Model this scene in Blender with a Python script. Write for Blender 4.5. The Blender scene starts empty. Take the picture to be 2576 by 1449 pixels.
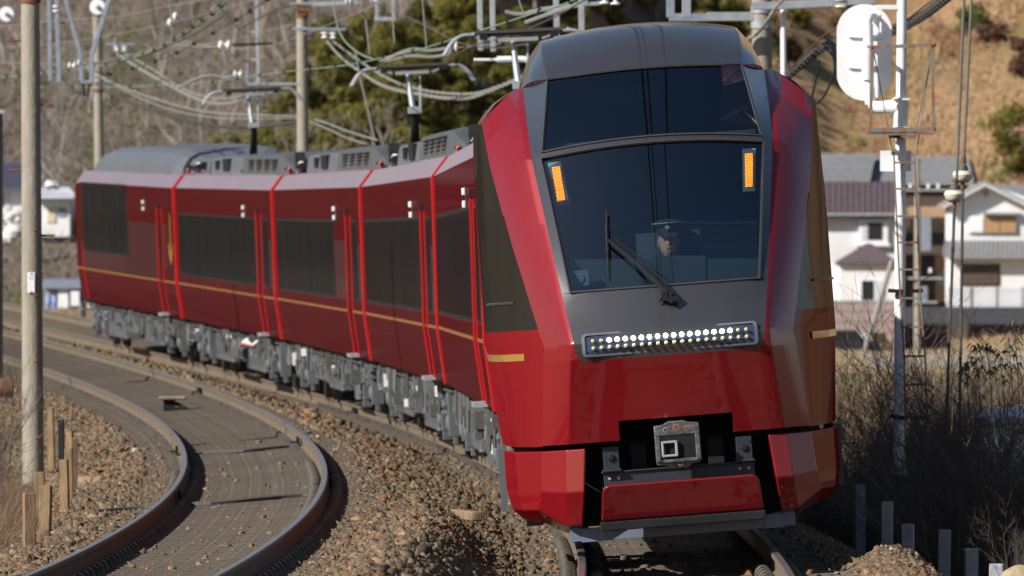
import bpy, bmesh, math, random
import numpy as np
from mathutils import Vector, Matrix
random.seed(11)
rng = np.random.default_rng(11)
R = math.radians
sc = bpy.context.scene

# ------------------------------------------------------------------ camera
F, YH, H = 21889.04, 756.07, 1.8229          # focal length and horizon in pixels of a 2576 px wide frame, eye height in metres
cam_d = bpy.data.cameras.new('camera')
cam = bpy.data.objects.new('camera', cam_d)
sc.collection.objects.link(cam)
cam.location = (0, 0, H)
cam.rotation_euler = (R(90) + math.atan((YH - 724.5) / F), 0, 0)
cam_d.sensor_width = 36
cam_d.lens = 36 * F / 2576
cam_d.clip_start, cam_d.clip_end = 1, 4000
cam_d.dof.use_dof = True
cam_d.dof.focus_distance = 67.6
cam_d.dof.aperture_fstop = 7.1
cam_d.dof.aperture_blades = 9
sc.camera = cam

# ------------------------------------------------------------------ light
SUN_EL, SUN_SIDE = 33, 57                      # elevation; degrees to the left of straight behind the camera
w = bpy.data.worlds.new('World')
sc.world = w
w.use_nodes = True
nt = w.node_tree
sky = nt.nodes.new('ShaderNodeTexSky')
sky.sky_type = 'NISHITA'
sky.sun_disc = False
sky.sun_elevation = R(SUN_EL)
sky.sun_rotation = R(180 + SUN_SIDE)
sky.air_density, sky.dust_density, sky.ozone_density = 1.0, 1.0, 1.5
bg = nt.nodes['Background']
bg.inputs[1].default_value = 0.055
nt.links.new(sky.outputs[0], bg.inputs[0])
sl = bpy.data.lights.new('sun', 'SUN')
sl.energy = 5.0
sl.angle = R(0.53)
sl.color = (1.0, 0.95, 0.87)
so = bpy.data.objects.new('sun', sl)
sc.collection.objects.link(so)
ce, se = math.cos(R(SUN_EL)), math.sin(R(SUN_EL))
SUN = Vector((-math.sin(R(SUN_SIDE)) * ce, -math.cos(R(SUN_SIDE)) * ce, se))
so.rotation_euler = (-SUN).to_track_quat('-Z', 'Y').to_euler()
sc.view_settings.view_transform = 'Standard'
sc.view_settings.look = 'None'
sc.view_settings.exposure = 0.5
sc.view_settings.gamma = 1.0
sc.view_settings.use_curve_mapping = False
try:
    sc.cycles.max_bounces = 8
    sc.cycles.transparent_max_bounces = 16
    sc.cycles.sample_clamp_indirect = 6
    sc.cycles.caustics_reflective = False
    sc.cycles.caustics_refractive = False
except Exception:
    pass

def at(px, py, Y):
    """point at depth Y seen at pixel (px, py) of the 2576 x 1449 frame"""
    return Vector(((px - 1288) * Y / F, Y, H + (YH - py) * Y / F))

# ------------------------------------------------------------------ materials
def nodes_of(m):
    m.use_nodes = True
    t = m.node_tree
    return t, t.nodes['Principled BSDF']

def M(name, c1, c2=None, scale=4.0, rough=.6, metal=0.0, bump=0.0, bscale=None, coat=0.0, stretch=(1, 1, 1),
      detail=5, spec=.5, c3=None, lo=.35, hi=.65, tint=False, objrand=0.0, rvar=0.0, coatrough=.04):
    m = bpy.data.materials.new(name)
    t, b = nodes_of(m)
    L = t.links
    tc = t.nodes.new('ShaderNodeTexCoord')
    mp = t.nodes.new('ShaderNodeMapping')
    mp.inputs['Scale'].default_value = stretch
    L.new(tc.outputs['Object'], mp.inputs[0])
    b.inputs['Base Color'].default_value = (*c1, 1)
    b.inputs['Roughness'].default_value = rough
    b.inputs['Metallic'].default_value = metal
    b.inputs['Specular IOR Level'].default_value = spec
    b.inputs['Coat Weight'].default_value = coat
    b.inputs['Coat Roughness'].default_value = coatrough
    col = None
    if c2 is not None:
        n = t.nodes.new('ShaderNodeTexNoise')
        n.inputs['Scale'].default_value = scale
        n.inputs['Detail'].default_value = detail
        n.inputs['Roughness'].default_value = .6
        L.new(mp.outputs[0], n.inputs['Vector'])
        r = t.nodes.new('ShaderNodeValToRGB')
        r.color_ramp.elements[0].position = lo
        r.color_ramp.elements[1].position = hi
        r.color_ramp.elements[0].color = (*c1, 1)
        r.color_ramp.elements[1].color = (*c2, 1)
        if c3 is not None:
            e = r.color_ramp.elements.new((lo + hi) / 2)
            e.color = (*c3, 1)
        L.new(n.outputs['Fac'], r.inputs[0])
        col = r.outputs[0]
        if rvar:
            mr = t.nodes.new('ShaderNodeMapRange')
            mr.inputs['To Min'].default_value = max(0, rough - rvar)
            mr.inputs['To Max'].default_value = min(1, rough + rvar)
            L.new(n.outputs['Fac'], mr.inputs[0])
            L.new(mr.outputs[0], b.inputs['Roughness'])
    if tint:
        a = t.nodes.new('ShaderNodeAttribute')
        a.attribute_name = 'tint'
        if col is None:
            col = a.outputs['Color']
        else:
            mx = t.nodes.new('ShaderNodeMix')
            mx.data_type = 'RGBA'
            mx.blend_type = 'MULTIPLY'
            mx.inputs['Factor'].default_value = 1
            L.new(a.outputs['Color'], mx.inputs['A'])
            L.new(col, mx.inputs['B'])
            col = mx.outputs['Result']
    if objrand and col is not None:
        oi = t.nodes.new('ShaderNodeObjectInfo')
        hs = t.nodes.new('ShaderNodeHueSaturation')
        mr = t.nodes.new('ShaderNodeMapRange')
        mr.inputs['To Min'].default_value = 1 - objrand
        mr.inputs['To Max'].default_value = 1 + objrand
        L.new(oi.outputs['Random'], mr.inputs[0])
        L.new(mr.outputs[0], hs.inputs['Value'])
        L.new(col, hs.inputs['Color'])
        col = hs.outputs[0]
    if col is not None:
        L.new(col, b.inputs['Base Color'])
    if bump:
        n2 = t.nodes.new('ShaderNodeTexNoise')
        n2.inputs['Scale'].default_value = bscale or scale * 3
        n2.inputs['Detail'].default_value = 6
        L.new(mp.outputs[0], n2.inputs['Vector'])
        bp = t.nodes.new('ShaderNodeBump')
        bp.inputs['Strength'].default_value = bump
        bp.inputs['Distance'].default_value = .05
        L.new(n2.outputs['Fac'], bp.inputs['Height'])
        L.new(bp.outputs[0], b.inputs['Normal'])
    return m

def glass_mat(name, tint, refl=(1, 1, 1), ior=1.6):
    m = bpy.data.materials.new(name)
    m.use_nodes = True
    t = m.node_tree
    t.nodes.clear()
    o = t.nodes.new('ShaderNodeOutputMaterial')
    tr = t.nodes.new('ShaderNodeBsdfTransparent')
    tr.inputs[0].default_value = (*tint, 1)
    gl = t.nodes.new('ShaderNodeBsdfGlossy')
    gl.inputs[0].default_value = (*refl, 1)
    gl.inputs['Roughness'].default_value = .015
    fr = t.nodes.new('ShaderNodeFresnel')
    ge = t.nodes.new('ShaderNodeNewGeometry')
    mm = t.nodes.new('ShaderNodeMapRange')
    mm.inputs['To Min'].default_value = ior
    mm.inputs['To Max'].default_value = 1 / ior
    t.links.new(ge.outputs['Backfacing'], mm.inputs[0])
    t.links.new(mm.outputs[0], fr.inputs[0])
    mx = t.nodes.new('ShaderNodeMixShader')
    t.links.new(fr.outputs[0], mx.inputs[0])
    t.links.new(tr.outputs[0], mx.inputs[1])
    t.links.new(gl.outputs[0], mx.inputs[2])
    t.links.new(mx.outputs[0], o.inputs[0])
    return m

def cgloss(name, c1, c2, fac, rough=.12, bump=.08, bscale=2.2, stretch=(1, 2.2, .15), refl=(1, 1, 1)):
    """dark tinted pane: a weak constant mirror over a dark body"""
    m = M(name, c1, c2, scale=2, rough=.6, spec=.1, bump=bump, bscale=bscale, stretch=stretch)
    t = m.node_tree
    b = t.nodes['Principled BSDF']
    b.inputs['Specular IOR Level'].default_value = 0
    gl = t.nodes.new('ShaderNodeBsdfGlossy')
    gl.inputs[0].default_value = (*refl, 1)
    gl.inputs['Roughness'].default_value = rough
    if b.inputs['Normal'].links:
        t.links.new(b.inputs['Normal'].links[0].from_socket, gl.inputs['Normal'])
    mx = t.nodes.new('ShaderNodeMixShader')
    mx.inputs[0].default_value = fac
    t.links.new(b.outputs[0], mx.inputs[1])
    t.links.new(gl.outputs[0], mx.inputs[2])
    t.links.new(mx.outputs[0], t.nodes['Material Output'].inputs[0])
    return m

def emit(name, col, strength, pattern=None):
    m = bpy.data.materials.new(name)
    t, b = nodes_of(m)
    b.inputs['Base Color'].default_value = (*[c * .5 for c in col], 1)
    b.inputs['Emission Color'].default_value = (*col, 1)
    b.inputs['Emission Strength'].default_value = strength
    if pattern:
        tc = t.nodes.new('ShaderNodeTexCoord')
        br = t.nodes.new('ShaderNodeTexBrick')
        br.inputs['Color1'].default_value = (*col, 1)
        br.inputs['Color2'].default_value = (col[0], col[1] * .75, col[2], 1)
        br.inputs['Mortar'].default_value = (.25, .06, 0, 1)
        br.inputs['Scale'].default_value = 1
        br.inputs['Mortar Size'].default_value = .0028
        br.inputs['Brick Width'].default_value = .05
        br.inputs['Row Height'].default_value = .014
        mp = t.nodes.new('ShaderNodeMapping')
        mp.inputs['Rotation'].default_value = (R(90), 0, 0)
        t.links.new(tc.outputs['Object'], mp.inputs[0])
        t.links.new(mp.outputs[0], br.inputs['Vector'])
        t.links.new(br.outputs[0], b.inputs['Emission Color'])
    return m

RED = M('train_red', (.235, .006, .010), (.205, .005, .009), scale=1.2, rough=.36, metal=.2, coat=.8, bump=.014, bscale=.9, coatrough=.05, spec=.3)
RED.node_tree.nodes['Principled BSDF'].inputs['Coat IOR'].default_value = 1.65
MAROON = M('dark_maroon_band', (.045, .006, .009), (.035, .006, .009), scale=2, rough=.4, coat=.1, spec=.18, bump=.05, bscale=1.6, stretch=(1, 1.6, .15))
JAMB = M('sunlit_red_edge', (.42, .006, .008), rough=.4, coat=.5)  # brighter copy of the body red, standing in for sunlit edges
GREY = M('titan_grey', (.052, .050, .055), (.047, .045, .050), scale=2, rough=.34, metal=.35, coat=.9, coatrough=.06)
GREY.node_tree.nodes['Principled BSDF'].inputs['Coat IOR'].default_value = 1.9
ROOFG = M('roof_grey', (.135, .145, .165), (.11, .12, .14), scale=1.3, rough=.42, metal=.2, bump=.05, bscale=3)
ACG = M('unit_grey', (.115, .12, .128), (.09, .095, .10), scale=3, rough=.38, metal=.35)
UNDER = M('underfloor_grey', (.125, .132, .142), (.075, .08, .088), scale=3, rough=.5, metal=.1, rvar=.1, lo=.3, hi=.7)
UNDER2 = M('underfloor_pale_grey', (.15, .158, .17), (.09, .095, .10), scale=4, rough=.45)
BLACK = M('black_frame', (.010, .010, .012), (.016, .016, .018), scale=6, rough=.7, spec=.2)
DARKB = M('dark_blue_steel', (.022, .028, .042), (.03, .036, .05), scale=5, rough=.42, metal=.2)
GOLD = M('gold_line', (.46, .22, .035), rough=.4, metal=.2, coat=.6)
GOLDS = M('side_gold_line', (.24, .10, .025), rough=.45, metal=.1)
WHITE = M('white_paint', (.80, .81, .83), (.72, .73, .75), scale=6, rough=.45)
WGLASS = glass_mat('windscreen_glass', (.50, .57, .60), refl=(.70, .86, 1.0), ior=2.3)
RED_NOSE = cgloss('train_red_flank', (.20, .006, .010), (.17, .005, .009), .075, rough=.06, bump=.10, bscale=1.6)
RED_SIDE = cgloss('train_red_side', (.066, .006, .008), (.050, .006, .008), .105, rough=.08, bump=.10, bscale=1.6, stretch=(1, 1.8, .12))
SHOULD = cgloss('roof_edge_sky_sheen', (.30, .12, .15), (.22, .09, .115), .74, rough=.30, bump=.10, bscale=4, stretch=(1, .5, 1))  # pale lavender sky reflection put into the shoulder's base colour
SGLASS = cgloss('dark_side_glass', (.010, .010, .011), (.016, .015, .015), .095, rough=.06)
NGLASS = cgloss('nose_side_glass', (.012, .011, .010), (.016, .014, .012), .11, rough=.05, bump=.12)
FRAMEG = M('glazing_trim', (.06, .057, .063), rough=.4, metal=.3)
STEEL = M('galvanised_steel', (.40, .42, .45), (.30, .32, .35), scale=7, rough=.48, metal=.35)
STEELB = M('weathered_blue_steel', (.20, .23, .30), (.28, .31, .37), scale=6, rough=.5, metal=.2)
RUST = M('rusty_iron', (.20, .075, .03), (.10, .05, .03), scale=14, rough=.85)
RUSTG = M('rust_patched_paint', (.17, .17, .155), (.24, .085, .03), scale=9, rough=.8, lo=.45, hi=.6)
CONC = M('pole_concrete', (.30, .272, .225), (.23, .21, .17), scale=5, rough=.9, bump=.25, bscale=30, stretch=(1, 1, .35))
CONCL = M('post_concrete', (.36, .37, .40), (.27, .28, .31), scale=9, rough=.9, bump=.3, bscale=40)
PORC = M('porcelain', (.76, .72, .58), (.70, .64, .48), scale=8, rough=.22, coat=.6)
PORCW = M('white_porcelain', (.80, .82, .84), rough=.22, coat=.6)
CABLE = M('grey_cable', (.20, .19, .175), (.27, .26, .24), scale=20, rough=.6)
CABLED = M('dark_cable', (.055, .052, .05), (.085, .08, .075), scale=20, rough=.65)
CABLEG = M('verdigris_wire', (.20, .28, .19), (.14, .20, .15), scale=12, rough=.6)
CABLEK = M('guy_wire', (.11, .105, .095), (.16, .15, .13), scale=40, rough=.6)
WOOD = M('weathered_wood', (.30, .21, .125), (.13, .075, .038), scale=7, rough=.9, bump=.3, bscale=30, stretch=(3, 3, .5), lo=.3, hi=.7)
WOODP = M('pale_wood', (.24, .20, .14), (.16, .13, .09), scale=8, rough=.9, bump=.2, bscale=30)
RAILTOP = M('polished_rail_head', (.44, .43, .46), (.37, .36, .39), scale=3, rough=.28, metal=.85, stretch=(6, .3, 1))
RAILSIDE = M('dusty_rail_side', (.16, .125, .083), (.105, .078, .052), scale=6, rough=.85, metal=0)
RAILRUST = M('dark_rail_rust', (.075, .05, .035), (.11, .08, .055), scale=6, rough=.85)
CLIPM = M('rail_clip_iron', (.045, .038, .032), (.12, .10, .08), scale=14, rough=.75, objrand=.25)
SLEEP = M('dusty_concrete_sleeper', (.125, .102, .08), (.098, .079, .062), scale=7, rough=.95, bump=.35, bscale=26, objrand=.12)

# ------------------------------------------------------------------ mesh helpers
class MB:
    def __init__(s):
        s.v, s.f, s.m = [], [], []
    def add(s, vs, fs, mi=0):
        o = len(s.v)
        s.v += [tuple(v) for v in vs]
        s.f += [tuple(i + o for i in f) for f in fs]
        s.m += [mi] * len(fs)
        return s
    def box(s, c, size, mi=0, rot=None, taper=1.0):
        x, y, z = [d / 2 for d in size]
        pts = [Vector(p) for p in ((-x, -y, -z), (x, -y, -z), (x, y, -z), (-x, y, -z),
               (-x * taper, -y * taper, z), (x * taper, -y * taper, z), (x * taper, y * taper, z), (-x * taper, y * taper, z))]
        if rot is not None:
            pts = [rot @ p for p in pts]
        c = Vector(c)
        return s.add([p + c for p in pts], [(3, 2, 1, 0), (4, 5, 6, 7), (0, 1, 5, 4), (1, 2, 6, 5), (2, 3, 7, 6), (3, 0, 4, 7)], mi)
    def bar(s, a, b, wx, wy=None, mi=0, up=(0, 1, 0)):
        a, b = Vector(a), Vector(b)
        wy = wy or wx
        d = (b - a)
        z = d.normalized()
        u = Vector(up)
        if abs(u.dot(z)) > .95:
            u = Vector((1, 0, 0))
        x = u.cross(z).normalized()
        y = z.cross(x)
        rot = Matrix((x, y, z)).transposed()
        return s.box((a + b) / 2, (wx, wy, d.length), mi, rot)
    def tube(s, pts, r, n=8, mi=0, caps=True):
        pts = [Vector(p) for p in pts]
        k = len(pts)
        rs = r if isinstance(r, (list, tuple)) else [r] * k
        ref = None
        rings = []
        for i, p in enumerate(pts):
            t = (pts[min(i + 1, k - 1)] - pts[max(i - 1, 0)])
            t = t.normalized() if t.length > 1e-9 else Vector((0, 0, 1))
            if ref is None:
                ref = Vector((0, 0, 1)) if abs(t.z) < .9 else Vector((1, 0, 0))
            x = (ref - t * ref.dot(t)).normalized()
            ref = x
            y = t.cross(x)
            rings.append([p + (x * math.cos(2 * math.pi * j / n) + y * math.sin(2 * math.pi * j / n)) * rs[i] for j in range(n)])
        vs = [q for g in rings for q in g]
        fs = [(i * n + j, i * n + (j + 1) % n, (i + 1) * n + (j + 1) % n, (i + 1) * n + j) for i in range(k - 1) for j in range(n)]
        if caps:
            fs += [tuple(range(n - 1, -1, -1)), tuple((k - 1) * n + j for j in range(n))]
        return s.add(vs, fs, mi)
    def lathe(s, prof, n=16, c=(0, 0, 0), axis='z', mi=0):
        vs = []
        for r_, h in prof:
            for j in range(n):
                a = 2 * math.pi * j / n
                p = (r_ * math.cos(a), r_ * math.sin(a), h)
                if axis == 'y':
                    p = (p[0], p[2], p[1])
                elif axis == 'x':
                    p = (p[2], p[0], p[1])
                vs.append(Vector(p) + Vector(c))
        k = len(prof)
        fs = [(i * n + j, i * n + (j + 1) % n, (i + 1) * n + (j + 1) % n, (i + 1) * n + j) for i in range(k - 1) for j in range(n)]
        fs += [tuple(range(n - 1, -1, -1)), tuple((k - 1) * n + j for j in range(n))]
        return s.add(vs, fs, mi)
    def loft(s, rings, mi=0, closed=True, caps=True):
        n = len(rings[0])
        vs = [q for g in rings for q in g]
        m_ = n if closed else n - 1
        fs = [(i * n + j, i * n + (j + 1) % n, (i + 1) * n + (j + 1) % n, (i + 1) * n + j) for i in range(len(rings) - 1) for j in range(m_)]
        if caps and closed:
            fs += [tuple(range(n - 1, -1, -1)), tuple((len(rings) - 1) * n + j for j in range(n))]
        return s.add(vs, fs, mi)
    def prism(s, poly, d, mi=0, axis='y', c=(0, 0, 0)):
        """poly in (x, z), thickness d along y (or poly in (y,z) along x)"""
        c = Vector(c)
        n = len(poly)
        if axis == 'y':
            a = [c + Vector((p[0], 0, p[1])) for p in poly]
            b = [c + Vector((p[0], d, p[1])) for p in poly]
        else:
            a = [c + Vector((0, p[0], p[1])) for p in poly]
            b = [c + Vector((d, p[0], p[1])) for p in poly]
        fs = [tuple(range(n)), tuple(range(2 * n - 1, n - 1, -1))] + [(i, n + i, n + (i + 1) % n, (i + 1) % n) for i in range(n)]
        return s.add(a + b, fs, mi)
    def build(s, name, mats, parent=None, smooth=False, bevel=0.0, solid=0.0, merge=False, angle=25, recalc=True):
        me = bpy.data.meshes.new(name)
        me.from_pydata([tuple(v) for v in s.v], [], s.f)
        if not isinstance(mats, (list, tuple)):
            mats = [mats]
        for m in mats:
            me.materials.append(m)
        if len(mats) > 1:
            me.polygons.foreach_set('material_index', s.m)
        if merge or recalc:
            bm = bmesh.new()
            bm.from_mesh(me)
            if merge:
                bmesh.ops.remove_doubles(bm, verts=bm.verts, dist=1e-4)
            if recalc:
                bmesh.ops.recalc_face_normals(bm, faces=bm.faces)
            bm.to_mesh(me)
            bm.free()
        o = bpy.data.objects.new(name, me)
        sc.collection.objects.link(o)
        if parent:
            o.parent = parent
        if solid:
            md = o.modifiers.new('solid', 'SOLIDIFY')
            md.thickness = solid
            md.offset = -1
        if bevel:
            md = o.modifiers.new('bevel', 'BEVEL')
            md.width = bevel
            md.segments = 2
            md.limit_method = 'ANGLE'
            md.angle_limit = R(angle)
            smooth = True
        if smooth:
            me.polygons.foreach_set('use_smooth', [True] * len(me.polygons))
            if bevel:
                wn = o.modifiers.new('normals', 'WEIGHTED_NORMAL')
                wn.keep_sharp = False
                wn.weight = 80
            else:
                try:
                    me.set_sharp_from_angle(angle=R(40))
                except Exception:
                    pass
        return o

def np_mesh(name, V, Fc, mat, tint=None, parent=None, smooth=False):
    """fast mesh from numpy: V (n,3), Fc (m,k)"""
    me = bpy.data.meshes.new(name)
    k = Fc.shape[1]
    me.vertices.add(len(V))
    me.vertices.foreach_set('co', np.ascontiguousarray(V, dtype=np.float32).ravel())
    me.loops.add(Fc.size)
    me.loops.foreach_set('vertex_index', np.ascontiguousarray(Fc, dtype=np.int32).ravel())
    me.polygons.add(len(Fc))
    me.polygons.foreach_set('loop_start', np.arange(0, Fc.size, k, dtype=np.int32))
    me.polygons.foreach_set('loop_total', np.full(len(Fc), k, dtype=np.int32))
    if smooth:
        me.polygons.foreach_set('use_smooth', np.ones(len(Fc), dtype=bool))
    me.update(calc_edges=True)
    me.materials.append(mat)
    if tint is not None:
        a = me.attributes.new('tint', 'FLOAT_COLOR', 'POINT')
        c = np.ones((len(V), 4), dtype=np.float32)
        c[:, :3] = tint
        a.data.foreach_set('color', c.ravel())
    o = bpy.data.objects.new(name, me)
    sc.collection.objects.link(o)
    if parent:
        o.parent = parent
    return o

def tag(o, label=None, cat=None, group=None, kind=None):
    if label: o['label'] = label
    if cat: o['category'] = cat
    if group: o['group'] = group
    if kind: o['kind'] = kind
    return o

def thing(name, label, cat, loc=(0, 0, 0), rz=0.0, group=None, kind=None):
    o = bpy.data.objects.new(name, None)
    sc.collection.objects.link(o)
    o.location = loc
    o.rotation_euler = (0, 0, rz)
    o.empty_display_size = .2
    return tag(o, label, cat, group, kind)

def link_copy(o, parent=None):
    c = o.copy()
    sc.collection.objects.link(c)
    c.parent = parent
    for ch in list(o.children):
        link_copy(ch, c)
    return c

def spline(pts, n=8):
    """Catmull-Rom through pts"""
    P = [Vector(p) for p in pts]
    P = [P[0] * 2 - P[1]] + P + [P[-1] * 2 - P[-2]]
    out = []
    for i in range(1, len(P) - 2):
        for j in range(n):
            t = j / n
            a, b, c, d = P[i - 1], P[i], P[i + 1], P[i + 2]
            out.append(.5 * ((2 * b) + (c - a) * t + (2 * a - 5 * b + 4 * c - d) * t * t + (3 * b - a - 3 * c + d) * t ** 3))
    out.append(P[-2])
    return out

# ------------------------------------------------------------------ the two curved tracks
_x0, _hd0, _k0, _k1, _g, _g2, TD, _cL, _cR, _dz, _g3, _cR1 = -2.98127, -3.79328, 1.38592, .78256, -.02195, .49248, 3.77165, .07665, .04719, -.1593, .22106, .13668
_s = np.arange(0, 330, .5)
_k = _k0 * 1e-3 + _k1 * 1e-6 * _s
_th = _hd0 * 1e-2 + np.concatenate([[0], np.cumsum((_k[1:] + _k[:-1]) / 2 * .5)])
_X = _x0 + np.concatenate([[0], np.cumsum(-(np.sin(_th[1:]) + np.sin(_th[:-1])) / 2 * .5)])
_Y = 45 + np.concatenate([[0], np.cumsum((np.cos(_th[1:]) + np.cos(_th[:-1])) / 2 * .5)])
_q = np.minimum(_Y, 215) - 60
_Z = _g * 1e-2 * _q + _g2 * 1e-4 * _q ** 2 + _g3 * 1e-6 * _q ** 3

def TP(tr, s, o=0.0, z=0.0):
    """world point on a track: arc length s, offset o to the right of its centre, height z above its rails"""
    X, Y, Z, th = (float(np.interp(s, _s, a)) for a in (_X, _Y, _Z, _th))
    if tr == 'L':
        a, base, cz = _cL, 0, 0
    else:
        a, base, cz = _cR + _cR1 * (Y - 100) * 1e-3, TD, _dz
    lat = base + o * math.cos(a) - z * math.sin(a)
    return Vector((X + math.cos(th) * lat, Y + math.sin(th) * lat, Z + cz + o * math.sin(a) + z * math.cos(a)))

def TH(s):
    return float(np.interp(s, _s, _th))

def TCANT(tr, Y):
    return _cL if tr == 'L' else _cR + _cR1 * (Y - 100) * 1e-3
# ------------------------------------------------------------------ ground
def vnoise(x, y, seed=0):
    r_ = np.random.default_rng(seed)
    T = r_.random((64, 64))
    xi, yi = np.floor(x).astype(int), np.floor(y).astype(int)
    fx, fy = x - xi, y - yi
    fx, fy = fx * fx * (3 - 2 * fx), fy * fy * (3 - 2 * fy)
    g = lambda a, b: T[a % 64, b % 64]
    return (g(xi, yi) * (1 - fx) + g(xi + 1, yi) * fx) * (1 - fy) + (g(xi, yi + 1) * (1 - fx) + g(xi + 1, yi + 1) * fx) * fy

def fnoise(x, y, seed=0, o=4):
    return sum(vnoise(x * 2 ** i, y * 2 ** i, seed + i) / 2 ** (i + 1) for i in range(o)) / (1 - .5 ** o)

def sstep(a, b, v):
    t = np.clip((v - a) / (b - a), 0, 1)
    return t * t * (3 - 2 * t)

def lat_of(x, Y):
    Yc = np.minimum(Y, 262)
    return (x - np.interp(Yc, _Y, _X)) * np.cos(np.interp(Yc, _Y, _th))

def ground_z(x, Y):
    x, Y = np.asarray(x, float), np.asarray(Y, float)
    lat = lat_of(x, Y)
    Zt = np.interp(Y, _Y, _Z)
    cL = _cL
    cR = _cR + _cR1 * (np.minimum(Y, 215) - 100) * 1e-3
    pl = [-11, -6, -4.4, -3.2, -2.5, -1.9, -1.45, -1.25, 1.25, 1.5, 1.8, 2.05, 2.4, TD - 1.2, TD + 1.2, 5.2, 5.5, 5.9, 6.5, 7.6, 10]
    pz = [-2.1, -1.55, -1.25, -.9, -.66, -.44, -.325, -.298, -.112, -.155, -.20, -.27, -.37, -.41, -.30, -.34, -.46, -.66, -.95, -1.4, -2.0]
    bed = Zt + np.interp(lat, pl, pz)
    bed = bed + .42 * np.exp(-((lat - 5.35) / .42) ** 2) * sstep(67.5, 62.5, Y) + .26 * np.exp(-((lat - 1.8) / .36) ** 2) * sstep(86, 68, Y)
    px = x / Y * F + 1288
    zl = np.interp(Y, [40, 110, 160, 260, 420], [-1.9, -1.5, -.6, 1.0, 1.35])
    zr = np.interp(Y, [40, 130, 260, 330, 480], [-1.9, -1.7, -1.0, -.75, -1.0])
    m = sstep(1500, 2000, px)
    zn = zl * (1 - m) + zr * m + .35 * (fnoise(x * .11, Y * .05, 3) - .5)
    nr = np.where(lat < 0, sstep(-5, -14, lat), sstep(6.5, 12, lat))
    nr = np.maximum(nr, sstep(228, 262, Y))
    z = bed * (1 - nr) + zn * nr
    mh = sstep(1930, 2040, px)
    e = sstep(900, 1700, px)
    hl = np.maximum(0, Y - 425 - 105 * e) * (.17 + .25 * e)
    hr = np.maximum(0, Y - 540) * .40 + np.maximum(0, 2500 - px) * 0
    z = z + (hl * (1 - mh) + hr * mh) * (1 + .25 * (fnoise(x * .06, Y * .03, 9) - .5)) + (Y > 430) * 1.6 * (fnoise(x * .16, Y * .08, 12) - .5)
    return z

def tint_of(x, Y):
    lat = lat_of(x, Y)
    px = x / Y * F + 1288
    n1, n2 = fnoise(x * .35, Y * .12, 21), fnoise(x * .9, Y * .4, 31)
    c = np.zeros((len(x), 3))
    bed = np.array([.125, .098, .074])
    soil = np.array([.17, .115, .07])
    scrub = np.array([.135, .112, .093])  # lightened and greyed so the colour carries the hill's haze
    tan = np.array([.34, .225, .125])
    red_ = np.array([.22, .105, .07])
    green = np.array([.11, .13, .04])
    field = np.array([.36, .27, .16])
    def mixc(a, b, t):
        return a * (1 - t)[:, None] + b * t[:, None]
    c[:] = bed
    off = np.maximum(sstep(-2.6, -4.2, lat), sstep(6.2, 7.4, lat))
    off = np.maximum(off, sstep(228, 250, Y))
    c = mixc(c, mixc(np.tile(soil, (len(x), 1)), np.tile(scrub, (len(x), 1)), n1), off)
    right = sstep(1780, 1960, px)
    c = mixc(c, np.tile(field, (len(x), 1)), right * sstep(300, 320, Y) * off)
    c = mixc(c, np.tile(green, (len(x), 1)), right * sstep(262, 272, Y) * sstep(318, 300, Y) * .8)
    hill_r = right * sstep(530, 545, Y)
    hr = mixc(np.tile(tan, (len(x), 1)), np.tile(red_, (len(x), 1)), sstep(.5, .68, n1))
    hr = mixc(hr, np.tile(green, (len(x), 1)), sstep(.66, .8, fnoise(x * .5, Y * .18, 77)) * .8)
    c = mixc(c, hr, hill_r)
    hill_l = (1 - right) * sstep(300, 430, Y)
    hl = mixc(np.tile(scrub, (len(x), 1)), np.tile(np.array([.165, .135, .108]), (len(x), 1)), sstep(.4, .6, n1))  # left slope tones include the painted haze
    hl = mixc(hl, np.tile(np.array([.09, .10, .045]), (len(x), 1)), sstep(.62, .8, n2) * .6)
    c = mixc(c, hl, hill_l)
    return c * (.8 + .4 * n2)[:, None]

GROUND = M('ground_soil', (.72, .72, .72), (1.28, 1.24, 1.2), scale=3.2, rough=1, bump=.55, bscale=7, tint=True, spec=.1, lo=.3, hi=.7)
lats = np.concatenate([[-420, -250, -150, -100, -70, -50, -38, -28, -21, -16, -12, -9.5], np.arange(-8, 12.01, .22),
                       [13, 15, 18, 22, 27, 34, 43, 55, 72, 100, 150, 250, 420]])
def sheet(name, Ys, label=None):
    Yg, Lg = np.meshgrid(Ys, lats, indexing='ij')
    sc_ = np.where(np.abs(Lg) > 12, 1.0, 1.0)
    Yc = np.minimum(Yg, 262)
    x = np.interp(Yc, _Y, _X) * np.where(Yg > 262, 262 / Yg, 1) + Lg / np.cos(np.interp(Yc, _Y, _th)) * sc_
    x, Yf = x.ravel(), Yg.ravel()
    z = ground_z(x, Yf)
    n, k = len(Ys), len(lats)
    i = (np.arange(n - 1)[:, None] * k + np.arange(k - 1)).ravel()
    o = np_mesh(name, np.c_[x, Yf, z], np.c_[i, i + 1, i + k + 1, i + k], GROUND, tint_of(x, Yf), smooth=True)
    tag(o, label, None, None, 'structure')
    return o
sheet('ground', np.concatenate([np.arange(-60, 50, 10), np.arange(50, 130, 1.0), np.arange(130, 262, 3), np.arange(262, 421, 8)]),
      'brown ballast bed, banks and fields around the railway')
sheet('hillside', np.concatenate([np.arange(421.9, 660, 6), np.arange(660, 1300, 40)]), 'winter hillside rising behind the railway and houses')

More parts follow.
